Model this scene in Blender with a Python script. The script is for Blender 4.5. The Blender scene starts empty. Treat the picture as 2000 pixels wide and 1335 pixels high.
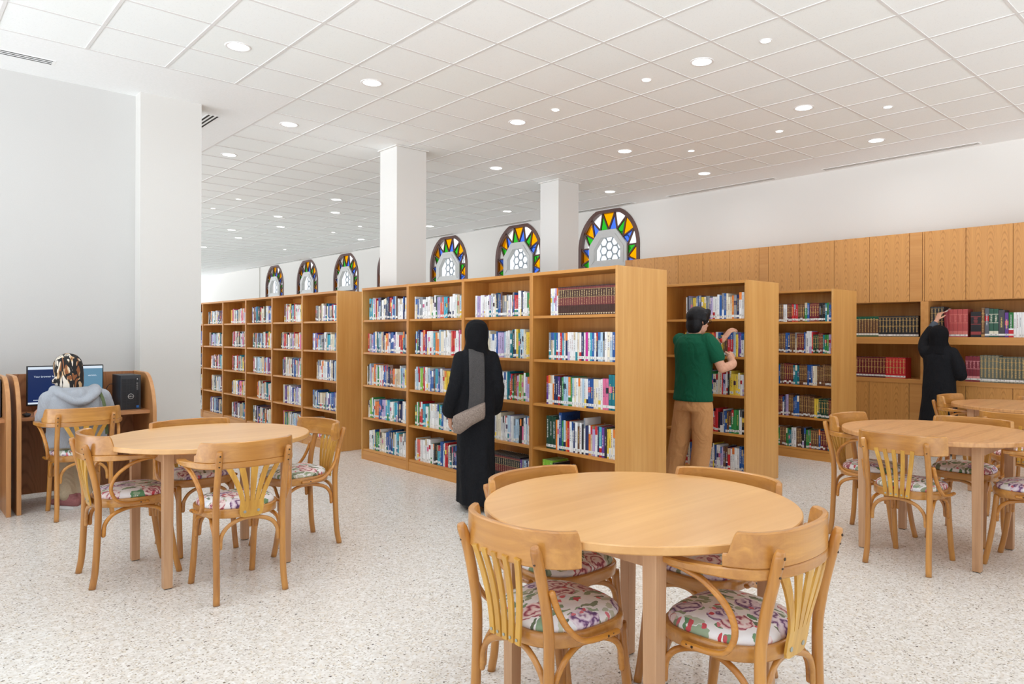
import bpy, math, random
from mathutils import Vector, Matrix, noise
from math import sin, cos, pi, radians, sqrt

# ------------------------------------------------------------------ camera, world, exposure
scn = bpy.context.scene
COL = scn.collection
F, CX, V0, YAW, CAMH, ROLL = 1395.7, 1054.4, 652.6, 0.74733, 1.37, 0.003079
cd = bpy.data.cameras.new('camera'); cam = bpy.data.objects.new('camera', cd); COL.objects.link(cam)
cd.sensor_width = 36.0; cd.sensor_fit = 'HORIZONTAL'; cd.lens = 36.0*F/2000.0
cd.shift_x = (1000-CX)/2000.0; cd.shift_y = (V0-667.5)/2000.0
cd.clip_start = 0.05; cd.clip_end = 200
cam.location = (0, 0, CAMH)
cam.rotation_euler = (Matrix.Rotation(-YAW, 4, 'Z') @ Matrix.Rotation(pi/2, 4, 'X') @ Matrix.Rotation(ROLL, 4, 'Z')).to_euler()
scn.camera = cam
H = 3.7065                                   # ceiling height

w = bpy.data.worlds.new('world'); scn.world = w; w.use_nodes = True
bg = w.node_tree.nodes['Background']
wt = w.node_tree                              # pale overcast sky above, brightness added below the horizon as ceiling fill
_tc = wt.nodes.new('ShaderNodeTexCoord'); _sp = wt.nodes.new('ShaderNodeSeparateXYZ'); _rp = wt.nodes.new('ShaderNodeValToRGB')
wt.links.new(_tc.outputs['Generated'], _sp.inputs[0]); _mr = wt.nodes.new('ShaderNodeMapRange')
_mr.inputs[1].default_value = -.12; _mr.inputs[2].default_value = .04; wt.links.new(_sp.outputs[2], _mr.inputs[0]); wt.links.new(_mr.outputs[0], _rp.inputs[0])
GX = (5.1, 5.35, 5.8, 1); GY = (1.3, 1.36, 1.5, 1); SKY = (.62, .66, .73, 1)   # added ground glow for the ceiling, strongest on the -x side; overcast sky
_rp.color_ramp.elements[0].color = (0, 0, 0, 1); _rp.color_ramp.elements[1].color = (1, 1, 1, 1)
_m2 = wt.nodes.new('ShaderNodeMapRange'); _m2.inputs[1].default_value = .15; _m2.inputs[2].default_value = -.55; wt.links.new(_sp.outputs[0], _m2.inputs[0])
_x1 = wt.nodes.new('ShaderNodeMix'); _x1.data_type = 'RGBA'; wt.links.new(_m2.outputs[0], _x1.inputs[0]); _x1.inputs[6].default_value = GY; _x1.inputs[7].default_value = GX
_x2 = wt.nodes.new('ShaderNodeMix'); _x2.data_type = 'RGBA'; wt.links.new(_rp.outputs[0], _x2.inputs[0]); wt.links.new(_x1.outputs[2], _x2.inputs[6]); _x2.inputs[7].default_value = SKY
_m3 = wt.nodes.new('ShaderNodeMapRange'); _m3.inputs[1].default_value = .1; _m3.inputs[2].default_value = .5; wt.links.new(_sp.outputs[0], _m3.inputs[0])   # brightest sky beyond the arched windows
_x3 = wt.nodes.new('ShaderNodeMix'); _x3.data_type = 'RGBA'; wt.links.new(_m3.outputs[0], _x3.inputs[0]); wt.links.new(_x2.outputs[2], _x3.inputs[6]); _x3.inputs[7].default_value = (1.3, 1.33, 1.38, 1)
wt.links.new(_x3.outputs[2], bg.inputs[0]); bg.inputs[1].default_value = 1.0
scn.view_settings.view_transform = 'Standard'; scn.view_settings.look = 'None'
scn.view_settings.gamma = 1.0; scn.view_settings.use_curve_mapping = False
scn.view_settings.exposure = 0.0
DOWNLIGHT_W = 5.8
SPOT_W = 1.6

rnd = random.Random(7)

# ------------------------------------------------------------------ helpers
def srgb(r, g, b, a=1.0):
    f = lambda c: (c/255/12.92) if c/255 <= .04045 else ((c/255+.055)/1.055)**2.4
    return (f(r), f(g), f(b), a)

class MB:
    """collects polygons for ONE mesh"""
    def __init__(s): s.v=[]; s.f=[]; s.m=[]; s.c=[]; s.sm=[]
    def add(s, vs, fs, mat=0, col=None, smooth=False):
        o=len(s.v); s.v+= [tuple(x) for x in vs]
        for f in fs: s.f.append([i+o for i in f]); s.m.append(mat); s.c.append(col); s.sm.append(smooth)
        return s
    def box(s, x0,x1,y0,y1,z0,z1, mat=0, col=None):
        vs=[(x0,y0,z0),(x1,y0,z0),(x1,y1,z0),(x0,y1,z0),(x0,y0,z1),(x1,y0,z1),(x1,y1,z1),(x0,y1,z1)]
        return s.add(vs,[(0,3,2,1),(4,5,6,7),(0,1,5,4),(1,2,6,5),(2,3,7,6),(3,0,4,7)],mat,col)
    def prism(s, pts, axis, a, b, mat=0, smooth=False):
        """extrude 2D polygon pts along axis from a to b"""
        n=len(pts)
        def P(p,t): return {'x':(t,p[0],p[1]),'y':(p[0],t,p[1]),'z':(p[0],p[1],t)}[axis]
        vs=[P(p,a) for p in pts]+[P(p,b) for p in pts]
        s.add(vs,[tuple(range(n))[::-1],tuple(range(n,2*n))],mat)
        o=len(s.v)-2*n
        for i in range(n):
            j=(i+1)%n; s.f.append([o+i,o+j,o+n+j,o+n+i]); s.m.append(mat); s.c.append(None); s.sm.append(smooth)
        return s
    def loft(s, rings, closed=False, cap=True, mat=0, smooth=True):
        n=len(rings[0]); vs=[p for r in rings for p in r]; fs=[]
        R=len(rings)
        for k in range(R if closed else R-1):
            k2=(k+1)%R
            for i in range(n):
                j=(i+1)%n; fs.append((k*n+i,k*n+j,k2*n+j,k2*n+i))
        s.add(vs,fs,mat,None,smooth)
        if cap and not closed:
            o=len(s.v)-len(vs)
            s.f.append([o+i for i in range(n)][::-1]); s.m.append(mat); s.c.append(None); s.sm.append(False)
            s.f.append([o+(R-1)*n+i for i in range(n)]); s.m.append(mat); s.c.append(None); s.sm.append(False)
        return s
    def sweep(s, path, a, b=None, seg=10, ref=(0,0,1), mat=0, rect=False, closed=False, round_ends=False):
        """sweep an ellipse (a = half width sideways, b = half height along ref) or rounded box along path; a, b may be lists"""
        P=[Vector(p) for p in path]; n=len(P); ref=Vector(ref)
        A=a if isinstance(a,(list,tuple)) else [a]*n
        B=(b if isinstance(b,(list,tuple)) else [b]*n) if b is not None else A
        rings=[]
        T=[]
        for i in range(n):
            if closed: t=P[(i+1)%n]-P[i-1]
            else: t=P[min(i+1,n-1)]-P[max(i-1,0)]
            T.append(t.normalized())
        def ring(c,t,ra,rb):
            side=t.cross(ref)
            if side.length<1e-4: side=t.cross(Vector((1,0.01,0)))
            side.normalize(); up=side.cross(t).normalized()
            r=[]
            if rect:
                ch=min(ra,rb)*.35
                for (x,y) in ((ra-ch,-rb),(ra,-rb+ch),(ra,rb-ch),(ra-ch,rb),(-ra+ch,rb),(-ra,rb-ch),(-ra,-rb+ch),(-ra+ch,-rb)):
                    r.append(c+side*x+up*y)
            else:
                for k in range(seg):
                    an=2*pi*k/seg; r.append(c+side*ra*cos(an)+up*rb*sin(an))
            return r
        if round_ends:
            for q in (.05,.35,.7): 
                k=sqrt(1-(1-q)**2); rings.append(ring(P[0]-T[0]*min(A[0],B[0])*(1-q),T[0],A[0]*k,B[0]*k))
        for i in range(n): rings.append(ring(P[i],T[i],A[i],B[i]))
        if round_ends:
            for q in (.7,.35,.05):
                k=sqrt(1-(1-q)**2); rings.append(ring(P[-1]+T[-1]*min(A[-1],B[-1])*(1-q),T[-1],A[-1]*k,B[-1]*k))
        return s.loft(rings,closed=closed,mat=mat,smooth=not rect)
    def ball(s, c, r, seg=14, rings=9, mat=0):
        rx,ry,rz = r if isinstance(r,(tuple,list)) else (r,r,r)
        R=[]
        for k in range(rings):
            th=pi*(k+.3)/(rings-1+.6); R.append([(c[0]+rx*sin(th)*cos(2*pi*i/seg),c[1]+ry*sin(th)*sin(2*pi*i/seg),c[2]-rz*cos(th)) for i in range(seg)])
        return s.loft(R,mat=mat)
    def disc(s, c, r, n, seg=12, depth=.002, mat=0):
        """short cylinder at c with axis n"""
        c=Vector(c); n=Vector(n).normalized(); a=n.orthogonal().normalized(); b=n.cross(a)
        r0=[c+(a*cos(2*pi*i/seg)+b*sin(2*pi*i/seg))*r for i in range(seg)]
        return s.loft([r0,[p+n*depth for p in r0]],mat=mat,smooth=False)
    def build(s, name, mats, parent=None, loc=None, mods=True):
        me=bpy.data.meshes.new(name); me.from_pydata(s.v,[],s.f)
        if not isinstance(mats,(list,tuple)): mats=[mats]
        for m in mats: me.materials.append(m)
        me.polygons.foreach_set('material_index',s.m)
        me.polygons.foreach_set('use_smooth',s.sm)
        if any(c is not None for c in s.c):
            ca=me.color_attributes.new('Col','FLOAT_COLOR','CORNER'); arr=[]
            for f,c in zip(s.f,s.c):
                c=c or (1,1,1,1)
                for _ in f: arr+=list(c)
            ca.data.foreach_set('color',arr)
        me.update()
        o=bpy.data.objects.new(name,me); COL.objects.link(o)
        if parent is not None: o.parent=parent
        if loc: o.location=loc
        return o

def tag(o, label=None, cat=None, group=None, kind=None):
    if label: o['label']=label
    if cat: o['category']=cat
    if group: o['group']=group
    if kind: o['kind']=kind
    return o
def empty(name, loc, rz=0.0, label=None, cat=None, group=None):
    o=bpy.data.objects.new(name,None); COL.objects.link(o); o.location=loc; o.rotation_euler=(0,0,rz)
    o.empty_display_size=.1
    return tag(o,label,cat,group)
def kids(o): return [c for c in KIDS if c.parent==o]
def copy_tree(o, parent=None):
    c=o.copy(); COL.objects.link(c); c.parent=parent
    for ch in list(o.children): copy_tree(ch,c)
    return c
def bevel(o, w=.003, seg=2, ang=40):
    m=o.modifiers.new('bevel','BEVEL'); m.width=w; m.segments=seg; m.limit_method='ANGLE'; m.angle_limit=radians(ang)
    return o
def spline(pts, n=6):
    """Catmull-Rom through pts"""
    P=[Vector(p) for p in pts]; P=[P[0]*2-P[1]]+P+[P[-1]*2-P[-2]]; out=[]
    for i in range(1,len(P)-2):
        for k in range(n):
            t=k/n; a,b,c,d=P[i-1],P[i],P[i+1],P[i+2]
            out.append(.5*((2*b)+(c-a)*t+(2*a-5*b+4*c-d)*t*t+(3*b-a-3*c+d)*t**3))
    out.append(P[-2]); return out

# ------------------------------------------------------------------ materials
def mat(name):
    m=bpy.data.materials.new(name); m.use_nodes=True; nt=m.node_tree
    return m, nt, nt.nodes['Principled BSDF']
def N(nt, t, **kw):
    n=nt.nodes.new(t)
    for k,v in kw.items(): setattr(n,k,v)
    return n
def L(nt,a,b): nt.links.new(a,b)
def ramp(nt, fac, stops):
    r=N(nt,'ShaderNodeValToRGB'); cr=r.color_ramp
    while len(cr.elements)<len(stops): cr.elements.new(.5)
    for e,(p,c) in zip(cr.elements,stops): e.position=p; e.color=c
    L(nt,fac,r.inputs[0]); return r.outputs[0]
def math_(nt, op, a, b=None, c=None):
    n=N(nt,'ShaderNodeMath',operation=op)
    for i,x in enumerate((a,b,c)):
        if x is None: continue
        if isinstance(x,(int,float)): n.inputs[i].default_value=x
        else: L(nt,x,n.inputs[i])
    return n.outputs[0]
def mixc(nt, fac, a, b, mode='MIX'):
    n=N(nt,'ShaderNodeMix',data_type='RGBA',blend_type=mode)
    if isinstance(fac,(int,float)): n.inputs[0].default_value=fac
    else: L(nt,fac,n.inputs[0])
    for k,x in ((6,a),(7,b)):
        if isinstance(x,(tuple,list)): n.inputs[k].default_value=x
        else: L(nt,x,n.inputs[k])
    return n.outputs[2]
def plain(name, col, rough=.6, metal=0.0, spec=.5, bump=0.0, bscale=60, coat=0):
    m,nt,b=mat(name)
    tc=N(nt,'ShaderNodeTexCoord'); nz=N(nt,'ShaderNodeTexNoise'); nz.inputs['Scale'].default_value=bscale; nz.inputs['Detail'].default_value=3
    L(nt,tc.outputs['Object'],nz.inputs['Vector'])
    c2=tuple(min(1,x*1.08) for x in col[:3])+(1,); c1=tuple(x*.94 for x in col[:3])+(1,)
    L(nt,mixc(nt,nz.outputs[0],c1,c2),b.inputs['Base Color'])
    b.inputs['Roughness'].default_value=rough; b.inputs['Metallic'].default_value=metal
    b.inputs['Specular IOR Level'].default_value=spec; b.inputs['Coat Weight'].default_value=coat
    if bump:
        bp=N(nt,'ShaderNodeBump'); bp.inputs['Strength'].default_value=bump; bp.inputs['Distance'].default_value=.004
        L(nt,nz.outputs[0],bp.inputs['Height']); L(nt,bp.outputs[0],b.inputs['Normal'])
    return m
def emit(name, col, s):
    m,nt,b=mat(name); b.inputs['Base Color'].default_value=(0,0,0,1); b.inputs['Emission Color'].default_value=col; b.inputs['Emission Strength'].default_value=s
    b.inputs['Roughness'].default_value=.4
    return m
def wood(name, c1, c2, axis='z', scale=1.0, rough=.42, streak=.5, coat=.15, blotch=.25):
    """grain stretched along axis; c1 dark, c2 light"""
    m,nt,b=mat(name)
    tc=N(nt,'ShaderNodeTexCoord'); mp=N(nt,'ShaderNodeMapping')
    oi=N(nt,'ShaderNodeObjectInfo')
    off=N(nt,'ShaderNodeVectorMath',operation='SCALE'); cb=N(nt,'ShaderNodeCombineXYZ')
    for i in range(3): L(nt,oi.outputs['Random'],cb.inputs[i])
    L(nt,cb.outputs[0],off.inputs[0]); off.inputs['Scale'].default_value=13.0
    ad=N(nt,'ShaderNodeVectorMath',operation='ADD'); L(nt,tc.outputs['Object'],ad.inputs[0]); L(nt,off.outputs[0],ad.inputs[1])
    sc=[38*scale]*3; sc['xyz'.index(axis)]=1.7*scale; mp.inputs['Scale'].default_value=sc
    L(nt,ad.outputs[0],mp.inputs['Vector'])
    n1=N(nt,'ShaderNodeTexNoise'); n1.inputs['Scale'].default_value=1.0; n1.inputs['Detail'].default_value=5; n1.inputs['Roughness'].default_value=.6; n1.inputs['Distortion'].default_value=.6
    L(nt,mp.outputs[0],n1.inputs['Vector'])
    mp2=N(nt,'ShaderNodeMapping'); sc2=[9*scale]*3; sc2['xyz'.index(axis)]=.9*scale; mp2.inputs['Scale'].default_value=sc2; L(nt,ad.outputs[0],mp2.inputs['Vector'])
    n2=N(nt,'ShaderNodeTexNoise'); n2.inputs['Scale'].default_value=1.0; n2.inputs['Detail'].default_value=2; L(nt,mp2.outputs[0],n2.inputs['Vector'])
    f=math_(nt,'MULTIPLY_ADD',n1.outputs[0],streak,math_(nt,'MULTIPLY',n2.outputs[0],1-streak))
    col=ramp(nt,f,[(.3,c1),(.52,tuple((a+b_)/2 for a,b_ in zip(c1,c2))),(.7,c2)])
    L(nt,col,b.inputs['Base Color'])
    b.inputs['Roughness'].default_value=rough; b.inputs['Coat Weight'].default_value=coat; b.inputs['Coat Roughness'].default_value=.25
    bp=N(nt,'ShaderNodeBump'); bp.inputs['Strength'].default_value=.12; bp.inputs['Distance'].default_value=.002
    L(nt,n1.outputs[0],bp.inputs['Height']); L(nt,bp.outputs[0],b.inputs['Normal'])
    return m
def cathedral(name, c1, c2, hax='y', period=.24, amp=9.0, freq=26.0, strength=.5, rough=.4):
    """oak / ash veneer with nested flame arches rising along z; hax = the horizontal axis of the panel"""
    m,nt,b=mat(name)
    tc=N(nt,'ShaderNodeTexCoord'); sp=N(nt,'ShaderNodeSeparateXYZ'); L(nt,tc.outputs['Object'],sp.inputs[0])
    x=sp.outputs['xyz'.index(hax)]; z=sp.outputs[2]
    nz=N(nt,'ShaderNodeTexNoise'); nz.inputs['Scale'].default_value=3.0; nz.inputs['Detail'].default_value=3; L(nt,tc.outputs['Object'],nz.inputs['Vector'])
    xs=math_(nt,'ADD',x,math_(nt,'MULTIPLY',math_(nt,'SUBTRACT',nz.outputs[0],.5),.07))
    t=math_(nt,'PINGPONG',xs,period/2)                     # 0..period/2 triangle
    t=math_(nt,'SUBTRACT',t,period/4)
    t2=math_(nt,'MULTIPLY',t,t)
    edge=math_(nt,'MULTIPLY',math_(nt,'ABSOLUTE',t),4/period)   # 0 mid .. 1 edge
    fld=math_(nt,'ADD',z,math_(nt,'MULTIPLY',t2,amp/period*2.2))
    fld=math_(nt,'ADD',fld,math_(nt,'MULTIPLY',nz.outputs[0],.10))
    s=math_(nt,'SINE',math_(nt,'MULTIPLY',fld,freq*2*pi/2))
    s=math_(nt,'POWER',math_(nt,'MULTIPLY_ADD',s,.5,.5),3.5)
    n3=N(nt,'ShaderNodeTexNoise'); n3.inputs['Scale'].default_value=5; L(nt,tc.outputs['Object'],n3.inputs['Vector'])
    fade=math_(nt,'MULTIPLY',math_(nt,'POWER',math_(nt,'SUBTRACT',1.0,math_(nt,'POWER',edge,1.6)),1.0),math_(nt,'MULTIPLY_ADD',n3.outputs[0],1.2,.1))
    n1=N(nt,'ShaderNodeTexNoise'); n1.inputs['Scale'].default_value=1; n1.inputs['Detail'].default_value=4
    mp=N(nt,'ShaderNodeMapping'); mp.inputs['Scale'].default_value=(70,70,2.2); L(nt,tc.outputs['Object'],mp.inputs['Vector']); L(nt,mp.outputs[0],n1.inputs['Vector'])
    f=math_(nt,'ADD',math_(nt,'MULTIPLY',math_(nt,'MULTIPLY',s,fade),strength),math_(nt,'MULTIPLY',n1.outputs[0],.55))
    col=ramp(nt,f,[(.2,c2),(.85,c1)])
    L(nt,col,b.inputs['Base Color']); b.inputs['Roughness'].default_value=rough; b.inputs['Coat Weight'].default_value=.1
    return m

M={}
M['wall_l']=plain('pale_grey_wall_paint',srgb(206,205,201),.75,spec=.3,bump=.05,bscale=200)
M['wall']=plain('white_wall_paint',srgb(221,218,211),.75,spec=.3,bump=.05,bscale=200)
M['column']=plain('white_column_paint',srgb(217,215,209),.7,spec=.3,bump=.05,bscale=200)
M['soffit']=plain('white_plaster',srgb(246,249,246),.8,spec=.2)
def tile_mat():
    m,nt,b=mat('mineral_ceiling_tile')
    tc=N(nt,'ShaderNodeTexCoord'); n=N(nt,'ShaderNodeTexNoise'); n.inputs['Scale'].default_value=110; n.inputs['Detail'].default_value=2
    L(nt,tc.outputs['Object'],n.inputs['Vector'])
    # per tile tint
    mp=N(nt,'ShaderNodeMapping'); mp.inputs['Location'].default_value=(-5.4546/.6,-2.6525/.6,0); mp.inputs['Scale'].default_value=(1/.6,1/.6,1); L(nt,tc.outputs['Object'],mp.inputs['Vector'])
    fl=N(nt,'ShaderNodeVectorMath',operation='FLOOR'); L(nt,mp.outputs[0],fl.inputs[0])
    wn=N(nt,'ShaderNodeTexWhiteNoise'); L(nt,fl.outputs[0],wn.inputs['Vector'])
    c=ramp(nt,wn.outputs[0],[(0,srgb(246,250,248)),(.5,srgb(248,251,249)),(1,srgb(246,250,247))])
    sp=ramp(nt,n.outputs[0],[(.30,(.92,.92,.92,1)),(.40,(1,1,1,1))])
    L(nt,mixc(nt,1.0,c,sp,'MULTIPLY'),b.inputs['Base Color'])
    b.inputs['Roughness'].default_value=.9; b.inputs['Specular IOR Level'].default_value=.15
    return m
M['tile']=tile_mat()
M['tbar']=plain('white_painted_metal',srgb(226,225,222),.6)
def floor_mat():
    m,nt,b=mat('terrazzo')
    tc=N(nt,'ShaderNodeTexCoord')
    base=srgb(222,217,209)
    def chips(scale,lo,hi,rad,seed):
        mp=N(nt,'ShaderNodeMapping'); mp.inputs['Location'].default_value=(seed,seed*1.7,0); L(nt,tc.outputs['Object'],mp.inputs['Vector'])
        nd=N(nt,'ShaderNodeTexNoise'); nd.inputs['Scale'].default_value=scale*1.3; nd.inputs['Detail'].default_value=1; L(nt,mp.outputs[0],nd.inputs['Vector'])
        vm=N(nt,'ShaderNodeVectorMath',operation='SCALE'); vm.inputs['Scale'].default_value=1.2/scale; L(nt,nd.outputs['Color'],vm.inputs[0])
        va=N(nt,'ShaderNodeVectorMath',operation='ADD'); L(nt,mp.outputs[0],va.inputs[0]); L(nt,vm.outputs[0],va.inputs[1])
        v=N(nt,'ShaderNodeTexVoronoi',voronoi_dimensions='2D'); v.inputs['Scale'].default_value=scale; v.inputs['Randomness'].default_value=1
        L(nt,va.outputs[0],v.inputs['Vector'])
        sp=N(nt,'ShaderNodeSeparateColor'); L(nt,v.outputs['Color'],sp.inputs[0])
        pick=math_(nt,'MULTIPLY',math_(nt,'GREATER_THAN',sp.outputs[0],lo),math_(nt,'LESS_THAN',v.outputs['Distance'],rad))
        return pick, sp.outputs[1]
    col=base
    n0=N(nt,'ShaderNodeTexNoise'); n0.inputs['Scale'].default_value=22; n0.inputs['Detail'].default_value=4; L(nt,tc.outputs['Object'],n0.inputs['Vector'])
    c=ramp(nt,n0.outputs[0],[(.3,srgb(214,207,197)),(.5,srgb(224,218,209)),(.7,srgb(235,231,224))])
    for scale,lo,rad,seed,stops in (
        (70,.0,.50,0,[(0,srgb(236,232,226)),(.5,srgb(220,213,203)),(1,srgb(240,237,232))]),
        (42,.55,.40,3.3,[(0,srgb(238,235,230)),(.5,srgb(214,206,196)),(1,srgb(228,219,205))]),
        (110,.74,.42,7.7,[(0,srgb(200,192,180)),(.5,srgb(184,175,164)),(1,srgb(212,198,174))]),
        (85,.92,.34,5.1,[(0,srgb(152,145,138)),(.5,srgb(190,176,150)),(1,srgb(134,127,120))]),
        (58,.975,.26,9.9,[(0,srgb(96,91,88)),(1,srgb(136,124,110))])):
        pk,rn=chips(scale,lo,1,rad,seed)
        c=mixc(nt,pk,c,ramp(nt,rn,stops))
    L(nt,c,b.inputs['Base Color']); b.inputs['Roughness'].default_value=.27; b.inputs['Specular IOR Level'].default_value=.45
    return m
M['floor']=floor_mat()
M['rack']=wood('oak_veneer_rack',srgb(178,112,42),srgb(214,152,74),'z',.8,.45)
M['rack_h']=wood('oak_veneer_shelf',srgb(184,118,46),srgb(218,156,76),'y',.8,.45)
M['rack_end_lit']=wood('oak_veneer_end_lit',srgb(200,142,70),srgb(224,172,102),'z',.7,.42)  # lighter copy of the rack oak: light on the end panels put into colour
M['cab']=cathedral('ash_veneer_cathedral',srgb(168,108,48),srgb(212,152,82),'y',.26,9,24,.42)
M['cab_p']=wood('ash_veneer_plain',srgb(190,128,62),srgb(212,154,86),'y',.7,.42)
M['carrel']=cathedral('carrel_oak_veneer',srgb(120,72,40),srgb(176,118,74),'x',.5,9,16,.45)
M['carrel_top']=wood('carrel_oak_top',srgb(172,112,66),srgb(206,148,98),'x',.8,.4)
M['carrel_edge']=wood('carrel_edge_band',srgb(178,118,66),srgb(216,160,102),'z',.8,.4)
M['ttop']=wood('beech_table_top',srgb(206,150,86),srgb(230,180,116),'x',.45,.33,coat=.3)
M['ttop_oak']=cathedral('oak_table_top',srgb(172,112,58),srgb(218,162,104),'y',.3,6,20,.35,.33)
M['tleg']=wood('oak_table_leg',srgb(176,128,88),srgb(218,174,132),'z',.9,.45)
M['bent']=wood('bent_beech',srgb(158,98,38),srgb(222,158,74),'z',.9,.28,streak=.5,coat=.5)
M['bent_h']=wood('bent_beech_rail',srgb(166,106,46),srgb(220,160,80),'x',.9,.28,streak=.5,coat=.5)
M['bent_y']=wood('bent_beech_hoop',srgb(164,98,32),srgb(224,156,64),'y',.9,.26,streak=.5,coat=.5)
M['splat']=wood('yellow_plywood_splat',srgb(178,120,32),srgb(232,182,78),'z',.9,.35,coat=.3)
M['screw']=plain('bronze_screw',srgb(70,54,40),.4,.7)
M['screw_s']=plain('steel_screw',srgb(170,176,172),.35,.8)
M['black_pl']=plain('black_plastic',srgb(26,27,30),.45)
M['dark_pl']=plain('dark_grey_plastic',srgb(52,54,58),.5)
M['grille']=plain('black_mesh_grille',srgb(14,16,20),.5,bump=.3,bscale=400)
M['slot']=plain('black_slot',srgb(40,38,36),.8)
M['slot_g']=plain('grey_slot',srgb(160,157,150),.7)
M['trimring']=plain('white_trim_ring',srgb(238,238,236),.4)
M['lamp']=emit('lamp_diffuser',(1,.985,.96,1),6.0)
M['brown']=wood('dark_brown_frame',srgb(70,42,34),srgb(104,66,54),'z',.6,.5)
M['pvc']=plain('grey_painted_frame',srgb(206,206,202),.5)
def alabaster():
    m,nt,b=mat('translucent_white_lattice'); b.inputs['Base Color'].default_value=srgb(236,240,242); b.inputs['Roughness'].default_value=.7
    tr=N(nt,'ShaderNodeBsdfTranslucent'); tr.inputs[0].default_value=srgb(226,232,236); mx=N(nt,'ShaderNodeMixShader'); mx.inputs[0].default_value=.6
    L(nt,b.outputs[0],mx.inputs[1]); L(nt,tr.outputs[0],mx.inputs[2]); L(nt,mx.outputs[0],nt.nodes['Material Output'].inputs[0]); return m
M['lattice']=alabaster()
def pane(name,c,t=.92):
    m,nt,b=mat(name); nt.nodes.remove(b); out=nt.nodes['Material Output']
    tr=N(nt,'ShaderNodeBsdfTransparent'); tr.inputs[0].default_value=c
    gl=N(nt,'ShaderNodeBsdfPrincipled'); gl.inputs['Base Color'].default_value=tuple(x*.4 for x in c[:3])+(1,); gl.inputs['Roughness'].default_value=.12
    mx=N(nt,'ShaderNodeMixShader'); mx.inputs[0].default_value=1-t
    L(nt,tr.outputs[0],mx.inputs[1]); L(nt,gl.outputs[0],mx.inputs[2]); L(nt,mx.outputs[0],out.inputs[0]); return m
M['g_clear']=pane('clear_glass',(.97,.98,.98,1),.95)
M['g_white']=pane('milk_glass',(1,1,1,1))
M['g_orange']=pane('amber_glass',srgb(255,166,0))
M['g_green']=pane('green_glass',srgb(48,178,44))
M['g_blue']=pane('blue_glass',srgb(74,118,226))
def floral():
    m,nt,b=mat('floral_fabric')
    tc=N(nt,'ShaderNodeTexCoord'); oi=N(nt,'ShaderNodeObjectInfo')
    cb=N(nt,'ShaderNodeCombineXYZ')
    for i in range(2): L(nt,oi.outputs['Random'],cb.inputs[i])
    sc=N(nt,'ShaderNodeVectorMath',operation='SCALE'); sc.inputs['Scale'].default_value=9; L(nt,cb.outputs[0],sc.inputs[0])
    ad=N(nt,'ShaderNodeVectorMath',operation='ADD'); L(nt,tc.outputs['Object'],ad.inputs[0]); L(nt,sc.outputs[0],ad.inputs[1])
    nz=N(nt,'ShaderNodeTexNoise'); nz.inputs['Scale'].default_value=14; nz.inputs['Detail'].default_value=3; L(nt,ad.outputs[0],nz.inputs['Vector'])
    ws=N(nt,'ShaderNodeVectorMath',operation='SCALE'); ws.inputs['Scale'].default_value=.075; L(nt,nz.outputs['Color'],ws.inputs[0])
    P=N(nt,'ShaderNodeVectorMath',operation='ADD'); L(nt,ad.outputs[0],P.inputs[0]); L(nt,ws.outputs[0],P.inputs[1]); P=P.outputs[0]
    def vor(scale,vec=P,rand=.9):
        v=N(nt,'ShaderNodeTexVoronoi',voronoi_dimensions='2D'); v.inputs['Scale'].default_value=scale; v.inputs['Randomness'].default_value=rand; L(nt,vec,v.inputs['Vector'])
        s=N(nt,'ShaderNodeSeparateColor'); L(nt,v.outputs['Color'],s.inputs[0]); return v.outputs['Distance'],s.outputs
    col=ramp(nt,nz.outputs[0],[(.35,srgb(240,236,236)),(.6,srgb(250,248,246)),(.75,srgb(224,230,238))])
    # leaves
    mp=N(nt,'ShaderNodeMapping'); mp.inputs['Scale'].default_value=(1,.42,1); mp.inputs['Rotation'].default_value=(0,0,.7); mp.inputs['Location'].default_value=(.3,.1,0); L(nt,P,mp.inputs['Vector'])
    for seed,(s_,th) in enumerate(((26,.36),(44,.34))):
        d,r=vor(s_,mp.outputs[0]); k=math_(nt,'MULTIPLY',math_(nt,'LESS_THAN',d,th),math_(nt,'GREATER_THAN',r[0],.42))
        col=mixc(nt,k,col,ramp(nt,math_(nt,'FRACT',math_(nt,'MULTIPLY',r[1],3)),[(0,srgb(98,110,84)),(.35,srgb(158,166,134)),(.6,srgb(96,144,100)),(.85,srgb(204,206,184))]))
    # roses
    d,r=vor(8.6)
    rings=math_(nt,'SINE',math_(nt,'ADD',math_(nt,'MULTIPLY',d,22),math_(nt,'MULTIPLY',nz.outputs[0],30)))
    rose=ramp(nt,math_(nt,'MULTIPLY_ADD',rings,.5,.5),[(0,srgb(150,66,84)),(.14,srgb(206,130,136)),(.45,srgb(234,196,194)),(1,srgb(246,230,226))])
    mau=ramp(nt,math_(nt,'MULTIPLY_ADD',rings,.5,.5),[(0,srgb(104,70,116)),(.14,srgb(166,128,164)),(.45,srgb(214,194,210)),(1,srgb(240,228,236))])
    rose=mixc(nt,math_(nt,'GREATER_THAN',r[2],.6),rose,mau)
    k=math_(nt,'MULTIPLY',math_(nt,'LESS_THAN',d,.40),math_(nt,'GREATER_THAN',r[0],.30))
    col=mixc(nt,k,col,rose)
    # buds
    d,r=vor(30); k=math_(nt,'MULTIPLY',math_(nt,'LESS_THAN',d,.26),math_(nt,'GREATER_THAN',r[0],.80))
    col=mixc(nt,k,col,ramp(nt,r[1],[(0,srgb(206,60,70)),(1,srgb(230,130,140))]))
    L(nt,col,b.inputs['Base Color']); b.inputs['Roughness'].default_value=.8; b.inputs['Sheen Weight'].default_value=.1
    return m
M['floral']=floral()
def book_mat():
    m,nt,b=mat('book_cover')
    at=N(nt,'ShaderNodeAttribute',attribute_name='Col')
    L(nt,at.outputs['Color'],b.inputs['Base Color']); b.inputs['Roughness'].default_value=.42
    return m
M['book']=book_mat()
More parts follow.
